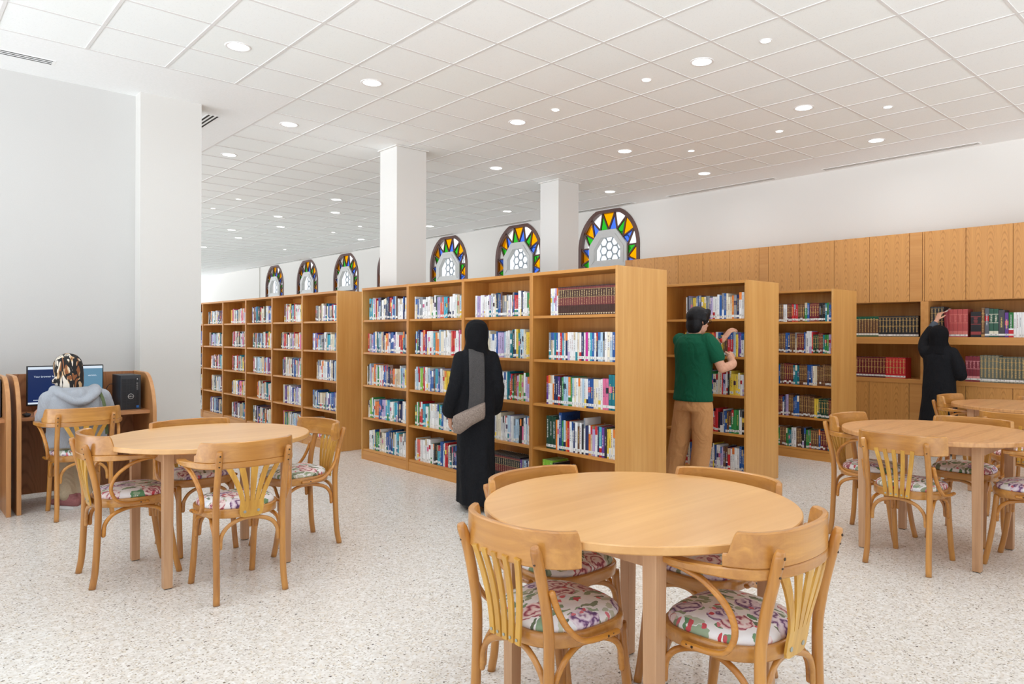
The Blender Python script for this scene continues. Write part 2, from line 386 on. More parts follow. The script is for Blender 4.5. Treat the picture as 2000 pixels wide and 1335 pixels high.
def fabric(name,c,c2=None,sc=300,rough=.9,fold=0.0):
    m,nt,b=mat(name); tc=N(nt,'ShaderNodeTexCoord'); n=N(nt,'ShaderNodeTexNoise'); n.inputs['Scale'].default_value=sc; n.inputs['Detail'].default_value=2; L(nt,tc.outputs['Object'],n.inputs['Vector'])
    L(nt,ramp(nt,n.outputs[0],[(.3,c),(.7,c2 or tuple(min(1,x*1.25) for x in c[:3])+(1,))]),b.inputs['Base Color'])
    b.inputs['Roughness'].default_value=rough; b.inputs['Specular IOR Level'].default_value=.2
    if fold:
        mp=N(nt,'ShaderNodeMapping'); mp.inputs['Scale'].default_value=(1,1,.55); L(nt,tc.outputs['Object'],mp.inputs['Vector'])
        n2=N(nt,'ShaderNodeTexNoise'); n2.inputs['Scale'].default_value=9; n2.inputs['Detail'].default_value=2; n2.inputs['Distortion'].default_value=1.2; L(nt,mp.outputs[0],n2.inputs['Vector'])
        bp=N(nt,'ShaderNodeBump'); bp.inputs['Strength'].default_value=fold; bp.inputs['Distance'].default_value=.05
        L(nt,n2.outputs[0],bp.inputs['Height']); L(nt,bp.outputs[0],b.inputs['Normal'])
    return m
M['black_f']=fabric('black_abaya_fabric',srgb(18,19,22),srgb(30,31,35),200,.85,.45)
M['black_s']=fabric('black_scarf_fabric',srgb(12,12,14),srgb(22,22,25),200,.85,.4)
M['grey_f']=fabric('grey_jersey',srgb(150,154,160),srgb(178,182,188),420,.9,.5)
M['green_f']=fabric('dark_green_cotton',srgb(14,78,54),srgb(20,92,64),300,.85,.5)
M['tan_f']=fabric('tan_cotton_twill',srgb(190,136,86),srgb(208,154,102),350,.9,.6)
M['beige_f']=fabric('beige_trousers',srgb(176,158,132),srgb(196,178,150),350,.9,.5)
M['denim']=fabric('grey_denim_cuff',srgb(62,70,80),srgb(92,100,110),260,.9)
M['shawl']=fabric('grey_shawl',srgb(70,68,68),srgb(88,85,83),180,.9,.3)
M['bag']=fabric('taupe_bag_fabric',srgb(132,116,106),srgb(166,150,138),120,.8,.3)
M['strap']=fabric('olive_strap',srgb(84,96,64),srgb(106,116,82),200)
M['skin']=fabric('skin',srgb(206,152,124),srgb(218,166,138),60,.55)
M['hair']=fabric('black_hair',srgb(14,13,14),srgb(34,32,34),160,.45)
M['shoe_p']=fabric('dusty_pink_suede',srgb(150,96,96),srgb(170,116,114),200)
M['shoe_w']=plain('white_rubber',srgb(224,222,218),.6)
M['shoe_k']=plain('black_shoe',srgb(24,22,24),.5)
M['watch']=plain('red_watch_strap',srgb(206,44,34),.4)
M['watch_f']=plain('watch_glass',srgb(24,70,80),.15)
M['eye']=plain('eye_white',srgb(236,234,230),.2)
def scarf_mat():
    m,nt,b=mat('animal_print_scarf'); tc=N(nt,'ShaderNodeTexCoord')
    mp=N(nt,'ShaderNodeMapping'); mp.inputs['Scale'].default_value=(1.5,.9,.36); L(nt,tc.outputs['Object'],mp.inputs['Vector'])
    n=N(nt,'ShaderNodeTexNoise'); n.inputs['Scale'].default_value=15; n.inputs['Detail'].default_value=1.2; n.inputs['Distortion'].default_value=1.2; L(nt,mp.outputs[0],n.inputs['Vector'])
    n2=N(nt,'ShaderNodeTexNoise'); n2.inputs['Scale'].default_value=9; n2.inputs['Detail'].default_value=1; n2.inputs['Distortion'].default_value=1; L(nt,mp.outputs[0],n2.inputs['Vector'])
    light=ramp(nt,n2.outputs[0],[(.46,srgb(222,212,196)),(.475,srgb(204,168,124)),(.53,srgb(204,168,124)),(.545,srgb(136,82,44))])
    k=ramp(nt,math_(nt,'ABSOLUTE',math_(nt,'SUBTRACT',n.outputs[0],.5)),[(.058,(1,1,1,1)),(.070,(0,0,0,1))])
    L(nt,mixc(nt,k,light,srgb(20,17,16)),b.inputs['Base Color']); b.inputs['Roughness'].default_value=.8
    return m
M['scarf']=scarf_mat()

# ------------------------------------------------------------------ the room
def struct(o): o['kind']='structure'; return o
RX, LY = 9.93, 7.88          # far wall plane x, left wall plane y
struct(MB().box(-3.2,10.4,-3.2,34,-.12,0).build('floor',M['floor']))
# ceiling: tile field with T bars, plain soffit borders
cm=MB()
cm.box(-3.2,9.055,-3.2,6.8525,H,H+.06,0); cm.box(3.055,9.055,6.8525,34,H,H+.06,0)
struct(cm.build('ceiling',M['tile']))
sm=MB(); sm.box(-3.2,3.055,6.8525,34,H-.003,H+.06); sm.box(9.055,10.4,-3.2,34,H-.003,H+.06)
struct(sm.build('ceiling_border',M['soffit']))
g=MB(); 
i=-17
while 5.4546+.6*i<9.06:
    x=5.4546+.6*i; i+=1
    if x<-3.2: continue
    if x<3.0: g.box(x-.012,x+.012,-3.2,6.8525,H-.004,H+.001)
    else: g.box(x-.012,x+.012,-3.2,34,H-.004,H+.001)
for j in range(-12,53):
    y=2.6525+.6*j
    if y>34: break
    if y<-3.2: continue
    x0=-3.2 if y<6.86 else 3.055
    g.box(x0,9.055,y-.011,y+.011,H-.0035,H+.001)
struct(g.build('trim_ceiling_grid',M['tbar']))
# walls
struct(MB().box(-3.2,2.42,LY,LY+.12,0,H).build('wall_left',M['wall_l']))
WZ0,WZ1=2.10,3.685
wc=[8.86+2.53*k for k in range(7)]
wl=MB(); wl.box(RX,RX+.28,-3.2,34,0,WZ0); wl.box(RX,RX+.28,-3.2,34,WZ1,H)
prev=-3.2
for c in wc: wl.box(RX,RX+.28,prev,c-.78,WZ0,WZ1); prev=c+.78
wl.box(RX,RX+.28,prev,34,WZ0,WZ1)
wl.box(RX-.03,RX+.001,25.3,34,0,H)
struct(wl.build('wall_right',M['wall']))
# columns
def column(x0,x1,y0,y1):
    m=MB(); m.box(x0,x1,y0,y1,0,H-.003); m.box(x0-.025,x1+.025,y0-.025,y1+.025,H-.016,H-.002)
    return struct(m.build('column',M['column']))
struct(MB().box(1.86,2.42,7.70,7.95,0,H-.003).build('column',M['column']))
column(4.70,5.13,7.68,8.08); column(7.49,7.92,7.68,8.08)
for k in range(2): column(4.70,5.13,14.5+7*k,14.9+7*k) if False else None
struct(MB().box(-3.2,1.86,LY-.012,LY+.001,0,.07).box(1.85,2.42,7.688,7.701,0,.07).build('baseboard_left',M['wall']))

# ------------------------------------------------------------------ arched stained glass windows in the far wall
def arch_pts(r, zs, z0, n, cut=None):
    """outline from the low +y side, over the arch, to the low -y side (local y, z)"""
    p=[(r,z0),(r,(z0+zs)/2)]
    for k in range(n+1):
        a=pi*k/n; y=r*cos(a); z=zs+r*sin(a)
        if cut and z>cut: z=cut
        p.append((y,z))
    p+=[(-r,(z0+zs)/2),(-r,z0)]
    return p
def band(mb, A, B, x0, x1, mat=0):
    """solid strip between outlines A and B (y,z) from x0 to x1"""
    n=len(A)
    vs=[(x0,)+p for p in A]+[(x0,)+p for p in B]+[(x1,)+p for p in A]+[(x1,)+p for p in B]; fs=[]
    for i in range(n-1):
        fs+= [(i,i+1,n+i+1,n+i),(2*n+i,3*n+i,3*n+i+1,2*n+i+1),(i,2*n+i,2*n+i+1,i+1),(n+i,n+i+1,3*n+i+1,3*n+i)]
    fs+=[(0,n,3*n,2*n),(n-1,3*n-1,4*n-1,2*n-1)]
    mb.add(vs,fs,mat)
def along(pts, t):
    d=[0]
    for a,b in zip(pts,pts[1:]): d.append(d[-1]+math.dist(a,b))
    s=t*d[-1]
    for i in range(len(pts)-1):
        if s<=d[i+1] or i==len(pts)-2:
            q=(s-d[i])/max(1e-9,d[i+1]-d[i]); return (pts[i][0]+(pts[i+1][0]-pts[i][0])*q, pts[i][1]+(pts[i+1][1]-pts[i][1])*q)
NZ=24
def window(n, c):
    root=empty('window_%d'%n,(RX,c,0)); struct(root)
    # wall filling between the square opening and the arch
    R=.755; zs=2.985
    A=arch_pts(R,zs,WZ0,NZ); A=[(y,min(z,WZ1)) for y,z in A]
    A0=A; ca=math.atan2((WZ1-zs),.78); A=sorted(A[2:-2]+[(R*cos(ca),zs+R*sin(ca)),(-R*cos(ca),zs+R*sin(ca))],key=lambda p:-p[0]); A=A0[:2]+A+A0[-2:]
    B=[]
    for y,z in A:
        if z<=zs: B.append((math.copysign(.78,y),z))
        else:
            ty=y; k=max(abs(ty)/.78,(z-zs)/(WZ1-zs),1e-6); B.append((ty/k,zs+(z-zs)/k))
    f=MB(); band(f,B,A,0,.20); f.build('reveal',M['wall'],root)
    I=arch_pts(R-.075,zs,WZ0,NZ); I=[(y,min(z,WZ1-.06)) for y,z in I]
    A=A0; f=MB(); band(f,A,I,-.015,.07); f.box(-.015,.07,-R,R,WZ0,WZ0+.07); f.build('frame',M['brown'],root)
    # grey opening light with a five sided top
    H0=2.62
    O=[(.46,H0),(.46,3.03),(.21,3.31),(-.21,3.31),(-.46,3.03),(-.46,H0)]
    G=[(.325,2.75),(.325,2.96),(.145,3.175),(-.145,3.175),(-.325,2.96),(-.325,2.75)]
    h=MB(); band(h,O,G,-.03,.05); band(h,[(a*.86,2.69+(b-2.69)*.885) if b>2.7 else (a*.86,2.68) for a,b in O],G,-.042,-.028)
    vs=[(-.03,)+O[0],(-.03,)+O[-1],(-.03,)+G[-1],(-.03,)+G[0],(.05,)+O[0],(.05,)+O[-1],(.05,)+G[-1],(.05,)+G[0]]
    h.add(vs,[(0,1,2,3),(4,7,6,5),(0,4,5,1),(3,2,6,7)])
    hf=h.build('opening_frame',M['pvc'],root)
    h=MB(); h.add([(.01,)+p for p in G],[tuple(range(6))]); h.build('clear_pane',M['g_clear'],hf)
    # star lattice outside the clear pane: hexagon cells
    la=MB(); s=.092
    for a in range(-5,6):
        for b in range(-4,5):
            cy=a*s*1.5; cz=2.96+b*s*1.732+(a%2)*s*.866
            if not(2.66<cz<3.26 and abs(cy)<.40): continue
            for k in range(6):
                p=[(cy+s*cos(pi/3*q),cz+s*sin(pi/3*q)) for q in (k,k+1)]
                if k<3 or True: la.sweep([(.19,)+p[0],(.19,)+p[1]],.014,.014,seg=8,ref=(1,0,0))
    la.box(.17,.21,-.42,.42,2.60,2.64); la.build('lattice',M['lattice'],root)
    # coloured panes: teeth between the inside of the frame and the opening light
    inner=[(.46,WZ0+.07),(.46,3.03),(.21,3.31),(-.21,3.31),(-.46,3.03),(-.46,WZ0+.07)]
    outer=I
    K=13
    to=lambda k:.5+(k)/K*.98
    out=[]; inn=[]
    # out points k=-6.5..6.5 ; inner points k=-6..6
    def oz(t): return along(outer,min(1,max(0,t)))
    def iz(t): return along(inner,min(1,max(0,t)))
    Os=[oz(.5+k/K) for k in [q-.5 for q in range(-6,8)]]      # 14 points
    Is=[iz(.5+k/(K+1.0)) for k in range(-7,8)]                # 15 points: I[j] is left apex side
    sg=MB(); mu=MB()
    ocol=lambda k:(0 if abs(k)%2==0 else 1)
    X=.022
    def tri(a,b,c_,m): sg.add([(X,)+a,(X,)+b,(X,)+c_],[(0,1,2)],m)
    for j in range(13):                    # outward teeth: base Os[j],Os[j+1], apex Is[j+1]
        k=j-6; tri(Os[j],Os[j+1],Is[j+1],ocol(k))
    for j in range(14):                    # inward teeth: base Is[j],Is[j+1], apex Os[j]
        tri(Is[j],Is[j+1],Os[j],2 if j%2==0 else 3)
    zig=[]
    for j in range(14): zig+=[Is[j],Os[j]]
    zig.append(Is[14])
    for a,b in zip(zig,zig[1:]): mu.sweep([(X-.004,)+a,(X-.004,)+b],.014,.018,rect=True,ref=(1,0,0))
    for a,b in zip(Is,Is[1:]): mu.sweep([(X-.004,)+a,(X-.004,)+b],.010,.016,rect=True,ref=(1,0,0))
    sg.build('stained_glass',[M['g_orange'],M['g_white'],M['g_green'],M['g_blue']],root)
    mu.box(X-.02,X+.012,-.46,.46,WZ0+.07,H0)
    mu.build('glazing_bars',M['brown'],root)
for n,c in enumerate(wc): window(n+1,c)

# ------------------------------------------------------------------ ceiling fittings
def make_downlight(r, name, big):
    root=empty(name,(0,0,0))
    rings=[[( q*cos(2*pi*k/28), q*sin(2*pi*k/28), z) for k in range(28)] for q,z in ((r*.90,0.006),(r*.93,-.004),(r*1.12,-.005),(r*1.16,-.001),(r*1.16,.004))]
    MB().loft(rings,cap=False).build('trim_ring',M['trimring'],root)
    rr=r*.92
    MB().loft([[(q*cos(2*pi*k/28),q*sin(2*pi*k/28),z) for k in range(28)] for q,z in ((rr,-.002),(rr*.7,-.0035 if not big else -.001),(rr*.2,-.004))]).build('diffuser',M['lamp'],root)
    ld=bpy.data.lights.new('lamp_light','AREA'); ld.shape='DISK'; ld.size=r*1.7; ld.energy=DOWNLIGHT_W if big else SPOT_W; ld.color=(.94,1,1.10); ld.spread=radians(165)
    lo=bpy.data.objects.new('lamp_light',ld); COL.objects.link(lo); lo.parent=root; lo.location=(0,0,-.012)
    return root
big=[(2.15,5.95),(3.37,5.95),(3.37,7.77),(3.37,9.63),(5.17,5.95),(6.98,5.95),(5.17,3.55),(6.98,3.55),(8.78,3.55),(8.78,5.98),(6.38,7.80),(8.78,7.80),(5.86,11.55),(6.47,12.80),(5.86,14.03),(6.47,15.34),(5.86,16.58),(6.47,17.83),(6.47,20.4),(5.86,22.6),(6.47,25.2),(3.4,12.1),(3.4,15.2),(8.78,10.4),(8.78,13.0),(8.78,16.0)]  # far side-row lamps at the list's end are added to brighten the back
unseen=[(2.15,3.55),(.35,3.55),(.35,5.95),(.35,1.15),(2.15,1.15),(3.95,1.15),(5.75,1.15),(-1.4,3.5),(7.55,1.15)]  # out-of-view downlights added to light the foreground
small=[(5.17,2.95),(5.17,4.15),(5.17,5.35),(7.58,2.95),(7.58,4.15),(7.58,5.36),(4.60,12.69),(4.60,13.97),(7.68,14.05),(7.70,15.32),(8.3,19.4)]
def ceil_label(x,y,kind):
    where='above the rows of bookcases' if x>3.6 and y<8 else ('far back near the arched windows' if y>11 else 'above the reading tables')
    return '%s recessed in the white tiled ceiling %s'%(kind,where)
BL={(2.15,5.95):'round ceiling downlight nearest the top left corner, left of the next one',(3.37,5.95):'round ceiling downlight above and left of the middle column, second from the left',
(3.37,7.77):'round ceiling downlight just right of the slotted air vent beside the left column',(3.37,9.63):'small-looking round downlight close against the left column edge',
(5.17,5.95):'round ceiling downlight to the right of the middle column top',(6.98,5.95):'round ceiling downlight above the narrower right-hand column',(5.17,3.55):'large round ceiling downlight nearest the top right, between two small spots',
(6.98,3.55):'round ceiling downlight at upper right, left of a small spot light',(8.78,3.55):'round ceiling downlight just above the long slot diffuser at right',(8.78,5.98):'round ceiling downlight above the second slot diffuser from the right',
(6.38,7.80):'round ceiling downlight between the middle column and the right column tops',(8.78,7.80):'round ceiling downlight right of the top of the narrower right-hand column'}
b0=None
for (x,y) in big+unseen:
    o=make_downlight(.088,'ceiling_downlight',True) if b0 is None else copy_tree(b0)
    b0=b0 or o; o.location=(x,y,H)
    vis=(x,y) in big
    tag(o,BL.get((x,y)) or ('small-looking round downlight in the far part of the tiled ceiling near the windows' if vis else 'added unseen downlight in the near ceiling over the reading tables'),'ceiling light','far downlights, some added' if (vis and (x,y) not in BL) else ('added near downlights' if not vis else 'round downlights in the tiled ceiling'))
SL=['small spot light in the ceiling tile nearest the top right','small spot light left of the large downlight at upper right','small spot light above the downlight right of the middle column','small spot light at far upper right, near the slot diffuser','small spot light right of centre between two round downlights','small spot light above the right-hand column and second slot diffuser']
s0=None
for i,(x,y) in enumerate(small):
    o=make_downlight(.042,'ceiling_spot',False) if s0 is None else copy_tree(s0)
    s0=s0 or o; o.location=(x,y,H)
    tag(o,SL[i] if i<6 else 'tiny spot light in the far part of the tiled ceiling','spot light','small ceiling spots near' if i<6 else 'small ceiling spots far away')
def slot_vent(name,x0,x1,y0,y1,axis,n,mslot,label,grp,wslot=.014):
    root=empty(name,((x0+x1)/2,(y0+y1)/2,H-.003),0,label,'air vent',grp)
    hx,hy=(x1-x0)/2,(y1-y0)/2
    MB().box(-hx,hx,-hy,hy,-.004,0).build('diffuser_plate',M['soffit'],root)
    s=MB()
    for k in range(n):
        q=-1+ (2*k+1)/n
        if axis=='x': s.box(-hx+.02,hx-.02,q*hy-wslot/2,q*hy+wslot/2,-.0055,-.004)
        else: s.box(q*hx-wslot/2,q*hx+wslot/2,-hy+.02,hy-.02,-.0055,-.004)
    s.build('slots',mslot,root)
slot_vent('slot_vent',-1.2,1.12,7.33,7.46,'x',3,M['slot'],'three-slot linear air vent above the computer desks at left',None)
slot_vent('slot_vent',2.57,2.70,7.98,10.1,'y',3,M['slot'],'three-slot linear air vent just right of the white left column',None,.02)
lab=['longest slot diffuser along the ceiling edge at far right','second slot diffuser from the right along the ceiling edge','slot diffuser along the ceiling edge above the nearest arched window','slot diffuser along the ceiling edge between the two columns']
for k in range(9):
    y0=2.72+2.70*k
    slot_vent('slot_diffuser',9.73,9.83,y0,y0+1.97,'y',3,M['slot_g'],lab[k] if k<4 else 'distant slot diffuser along the ceiling edge above the far arched windows','ceiling edge diffusers',.016)

# ------------------------------------------------------------------ bookcases
SHZ=[.115,.46,.815,1.17,1.52]       # tops of the five boards
BH=1.87
def make_bookcase(wd, depth=.58, end=False, endl=False):
    """front at local x=0 facing -x, from y=0 to y=wd"""
    root=empty('bookcase',(0,0,0))
    for y0,y1,e in ((0,.02,end),(wd-.02,wd,endl)):
        bevel(MB().box(0,depth,y0,y1,0,BH).build('end_panel' if e else 'side_panel',M['rack_end_lit'] if e else M['rack'],root),.0015)
    for z in SHZ: bevel(MB().box(.008,depth-.008,.02,wd-.02,z-.022,z).build('shelf',M['rack_h'],root),.002)
    bevel(MB().box(.0,depth,.02,wd-.02,BH-.026,BH-.001).build('top_panel',M['rack_h'],root),.002)
    MB().box(depth/2-.006,depth/2+.006,.02,wd-.02,.09,BH-.026).build('back_panel',M['rack'],root)
    MB().box(.004,.022,.02,wd-.02,0,.092).build('plinth',M['rack_h'],root)
    MB().box(depth-.022,depth-.004,.02,wd-.02,0,.092).build('plinth',M['rack_h'],root)
    return root
ordw=['rightmost','second from right','third from right','leftmost']
racks=[]   # (x front, y0, width, phrase, gap, density)
proto={}
def put_rack(x,y,wd,label,group,phrase,vis=True,end=False,endl=False,key=None):
    k=(round(wd,3),end,endl)
    if k in proto: o=copy_tree(proto[k])
    else: o=make_bookcase(wd,end=end,endl=endl); proto[k]=o
    o.location=(x,y,0); tag(o,label,'bookcase',group)
    if vis: racks.append((x,y,wd,phrase,key))
    return o
AW=.925
AL=['open oak bookcase nearest the front table, with the wide bare end panel','oak bookcase behind the blurred walking woman, topped by encyclopaedia-free shelves','oak bookcase of the middle row just left of the walking woman','leftmost oak bookcase of the middle row, beside the gap']
AL[1]='oak bookcase directly behind the walking person in black'
AP=['nearest bookcase','bookcase behind the walking person','bookcase left of the walking person','leftmost bookcase of the middle row']
for k in range(4): put_rack(3.90,3.39+AW*k,AW,AL[k],'middle row of bookcases',AP[k],end=(k==0),endl=(k==3),key='A%d'%k)
BW=.935
for k in range(7):
    nm=['first','second','third','fourth','fifth','sixth','seventh'][k]
    put_rack(3.90,7.66+BW*k,BW,'oak bookcase of the far left row, %s from its bare right end panel'%nm,'far left row of bookcases','%s bookcase of the far left row'%nm,end=(k==0),key='B%d'%k)
for k in range(4):
    put_rack(5.76,3.47+.915*k,.915,'oak bookcase the man in green stands at, with wide end panel' if k==0 else 'oak bookcase hidden behind the nearest row','row behind the man','bookcase by the man in green',vis=k<2,end=(k==0),endl=(k==3),key='C%d'%k)
for k in range(4):
    put_rack(7.53,3.49+.915*k,.915,'farthest oak bookcase, standing just left of the built-in wall cabinets' if k==0 else 'oak bookcase hidden behind the man in green','farthest row','farthest bookcase',vis=k<2,end=(k==0),endl=(k==3),key='D%d'%k)

# ------------------------------------------------------------------ built-in wall cabinets
CX0=9.45; CZT=2.65
def cabinet(y0,y1,useams,niche,label,posts=True):
    root=empty('wall_cabinet',(CX0,y0,0),0,label,'cabinet','built-in wall cabinets')
    W=y1-y0; D=RX-CX0-.004
    MB().box(D-.02,D,0,W,0,CZT).box(.02,D-.02,0,W,CZT-.02,CZT-.001).box(.02,D-.02,0,.012,0,CZT-.02).box(.02,D-.02,W-.012,W,0,CZT-.02).build('carcass',M['rack'],root)
    zl,zm0,zm1,zt=(.775,1.262,1.352,1.79)
    s=[y0]+sorted(useams)+[y1]
    def doors(z0,z1):
        for a,b in zip(s,s[1:]):
            if b-a<.02: continue
            bevel(MB().box(0,.02,a-y0+.0025,b-y0-.0025,z0,z1).build('door' if b-a>.3 else 'filler_panel',M['cab'] if b-a>.3 else M['cab_p'],root),.001,1)
    doors(1.795,CZT-.002); doors(.06,.772)
    MB().box(.04,.06,0,W,0,.058).build('plinth',M['cab_p'],root)
    MB().box(.005,D-.02,.012,W-.012,1.79,1.80).build('niche_ceiling',M['cab_p'],root)
    a,b=niche
    for p0,p1 in ((0,a-y0),(b-y0,W)):
        if p1-p0>.01: MB().box(0,D-.02,p0,p1,.776,1.79).build('post',M['cab_p'],root)
    bevel(MB().box(0,D-.02,a-y0,b-y0,zm0,zm1).build('shelf',M['cab_p'],root),.002)
    bevel(MB().box(-.006,D-.02,0,W,.772,.826).build('counter_shelf',M['cab_p'],root),.002)
    return root
cabinet(3.235,5.34,[3.26,3.41,3.90,4.37,4.86],(3.28,5.295),'wall cabinet section with book niches, left of the woman in black')
cabinet(1.15,3.235,[1.19,1.34,1.82,2.30,2.78],(1.195,3.19),'wall cabinet section at right that the woman in black reaches into')
cabinet(5.34,8.04,[5.49,5.98,6.46,6.93,7.41,7.89],(5.385,7.99),'wall cabinet section at left end, just beneath the nearest arched window')
cabinet(-.94,1.15,[-.9,-.75,-.27,.21,.69],(-.895,1.105),'wall cabinet section beyond the right edge')

# ------------------------------------------------------------------ books
PAL={'white':(236,236,234),'cream':(232,222,196),'pale blue':(178,206,224),'blue':(34,88,160),'navy':(32,42,88),'teal':(16,122,136),'turquoise':(60,168,190),'green':(52,140,72),'lime green':(132,190,52),
'red':(196,34,42),'maroon':(112,28,38),'orange':(232,128,44),'yellow':(236,204,70),'purple':(98,58,140),'lilac':(186,168,208),'pink':(222,110,150),'grey':(134,138,144),'black':(34,34,38),'brown':(104,66,44),'beige':(206,186,152),'dusty red':(176,72,68),'grey-green':(112,114,98),'magenta':(196,40,140),'dark green':(22,66,48),'coral':(226,104,88)}
WTS={'A':dict(white=44,cream=12,**{'pale blue':9},blue=9,navy=6,teal=5,turquoise=4,green=3,**{'lime green':2},red=4,orange=3,yellow=3,purple=3,lilac=3,pink=2,grey=4,black=5,brown=2,beige=4,coral=1),
'B':dict(white=24,cream=14,**{'pale blue':6},blue=7,navy=4,teal=5,turquoise=3,green=3,red=6,maroon=4,orange=4,yellow=3,purple=4,lilac=3,pink=4,grey=4,black=5,brown=5,beige=10),
'C':dict(white=28,cream=6,**{'pale blue':6},blue=10,navy=5,teal=3,green=4,red=6,orange=4,yellow=4,purple=4,lilac=4,grey=4,black=4,brown=4),
'D':dict(white=8,cream=4,blue=12,navy=6,teal=8,turquoise=4,green=5,red=3,maroon=10,brown=18,**{'dark green':9},orange=3,yellow=2,black=5,lilac=3)}
def lin(c,v=0): 
    return srgb(*[max(0,min(255,x+v)) for x in c])
def book_mesh(mb, w, h, d, segs, page):
    """one book standing, spine at x=0 facing -x, thickness w along +y from 0"""
    ch=min(.0035,w*.2); cover=segs[0][2]
    prof=[(d,0.0),(ch,0.0),(0,ch),(0,w-ch),(ch,w),(d,w)]
    zs=[0]+[s[1] for s in segs]; 
    for (z0,z1,c) in segs:
        for a,b in ((1,2),(2,3),(3,4)):
            mb.add([(prof[a][0],prof[a][1],z0),(prof[b][0],prof[b][1],z0),(prof[b][0],prof[b][1],z1),(prof[a][0],prof[a][1],z1)],[(3,2,1,0)],0,c)
    mb.add([(ch,0,0),(d,0,0),(d,0,h),(ch,0,h)],[(0,1,2,3)],0,cover)
    mb.add([(ch,w,0),(d,w,0),(d,w,h),(ch,w,h)],[(3,2,1,0)],0,cover)
    mb.add([(d,0,0),(d,w,0),(d,w,h),(d,0,h)],[(0,1,2,3)],0,page)
    pz=h-.003; t=min(.0022,w*.15)
    mb.add([(ch,0,h),(d,0,h),(d,t,h),(ch,t,h)],[(0,1,2,3)],0,cover); mb.add([(ch,w-t,h),(d,w-t,h),(d,w,h),(ch,w,h)],[(0,1,2,3)],0,cover)
    mb.add([(ch,t,pz),(d,t,pz),(d,w-t,pz),(ch,w-t,pz)],[(0,1,2,3)],0,page)
    mb.add([(0,ch,h),(0,w-ch,h),(ch,w,h),(ch,0,h)],[(3,2,1,0)],0,segs[-1][2])
    mb.add([(ch,0,0),(d,0,0),(d,w,0),(ch,w,0)],[(3,2,1,0)],0,cover)
def lettering(mb,w,z0,z1,c,rn,big=False):
    """raised strokes of a title running up the spine"""
    z=z0; ww=w*.34 if not big else w*.5
    while z<z1:
        l=rn.uniform(.004,.011)
        mb.add([(-.0004,w/2-ww/2*rn.uniform(.4,1),z),(-.0004,w/2+ww/2*rn.uniform(.4,1),z),(-.0004,w/2+ww/2*rn.uniform(.4,1),z+l*.7),(-.0004,w/2-ww/2*rn.uniform(.4,1),z+l*.7)],[(3,2,1,0)],0,c)
        z+=l+rn.uniform(.0,.004)
class Book: pass
BOOKS=[]
def add_book(x,y,z,w,h,d,style,c,tone,shelf,idx,label_h=None,tilt=0,acc=None):
    b=Book(); b.__dict__.update(dict(x=x,y=y,z=z,w=w,h=h,d=d,style=style,c=c,tone=tone,shelf=shelf,idx=idx,lab=label_h,tilt=tilt,acc=acc,seed=len(BOOKS),n=0,cls=None)); BOOKS.append(b); return b
def segs_of(b):
    rn=random.Random(b.seed*7+1); base=lin(PAL[b.c],b.tone); h=b.h
    pk=lambda *n: lin(PAL[rn.choice(n)],rn.randint(-15,15))
    if b.style=='ency': return [(0,.012,base),(.012,.016,lin((160,136,92))),(.016,.075,base),(.075,.135,lin((112,38,40))),(.135,.139,lin((160,136,92))),(.139,h-.028,base),(h-.028,h-.024,lin((160,136,92))),(h-.024,h-.010,lin((120,44,44))),(h-.010,h,base)]
    if b.style=='gold': 
        g=lin((176,142,82)); return [(0,.008,base),(.008,.03,b.acc or base),(.03,.034,g),(.034,h*.5,base),(h*.5,h*.53,g),(h*.53,h*.78,base),(h*.78,h*.80,g),(h*.80,h-.02,base),(h-.02,h-.015,g),(h-.015,h,base)]
    if b.style=='arch': return [(0,.02,lin((60,92,60))),(.02,.045,lin((226,222,208))),(.045,h-.045,base),(h-.045,h-.038,lin((214,180,120))),(h-.038,h,lin((20,84,56)))]
    if b.style=='sets': return [(0,h*.1,base),(h*.1,h*.22,b.acc),(h*.22,h*.5,base),(h*.5,h*.52,b.acc),(h*.52,h*.8,base),(h*.8,h*.82,b.acc),(h*.82,h,base)]
    if b.style=='title': return [(0,h,lin((30,70,130)))]
    r=rn.random()
    if r<.45: return [(0,h,base)]
    if r<.65: return [(0,h*.72,base),(h*.72,h,pk('white','cream','blue','red','grey','black','orange','beige'))]
    if r<.82: return [(0,h*.3,pk('white','navy','teal','red','green','yellow','lilac')),(h*.3,h*.36,lin(PAL['white'])),(h*.36,h,base)]
    k=rn.uniform(.45,.6); return [(0,h*k,base),(h*k,h*(k+.18),pk('white','yellow','red','navy','black','pink')),(h*(k+.18),h,base)]
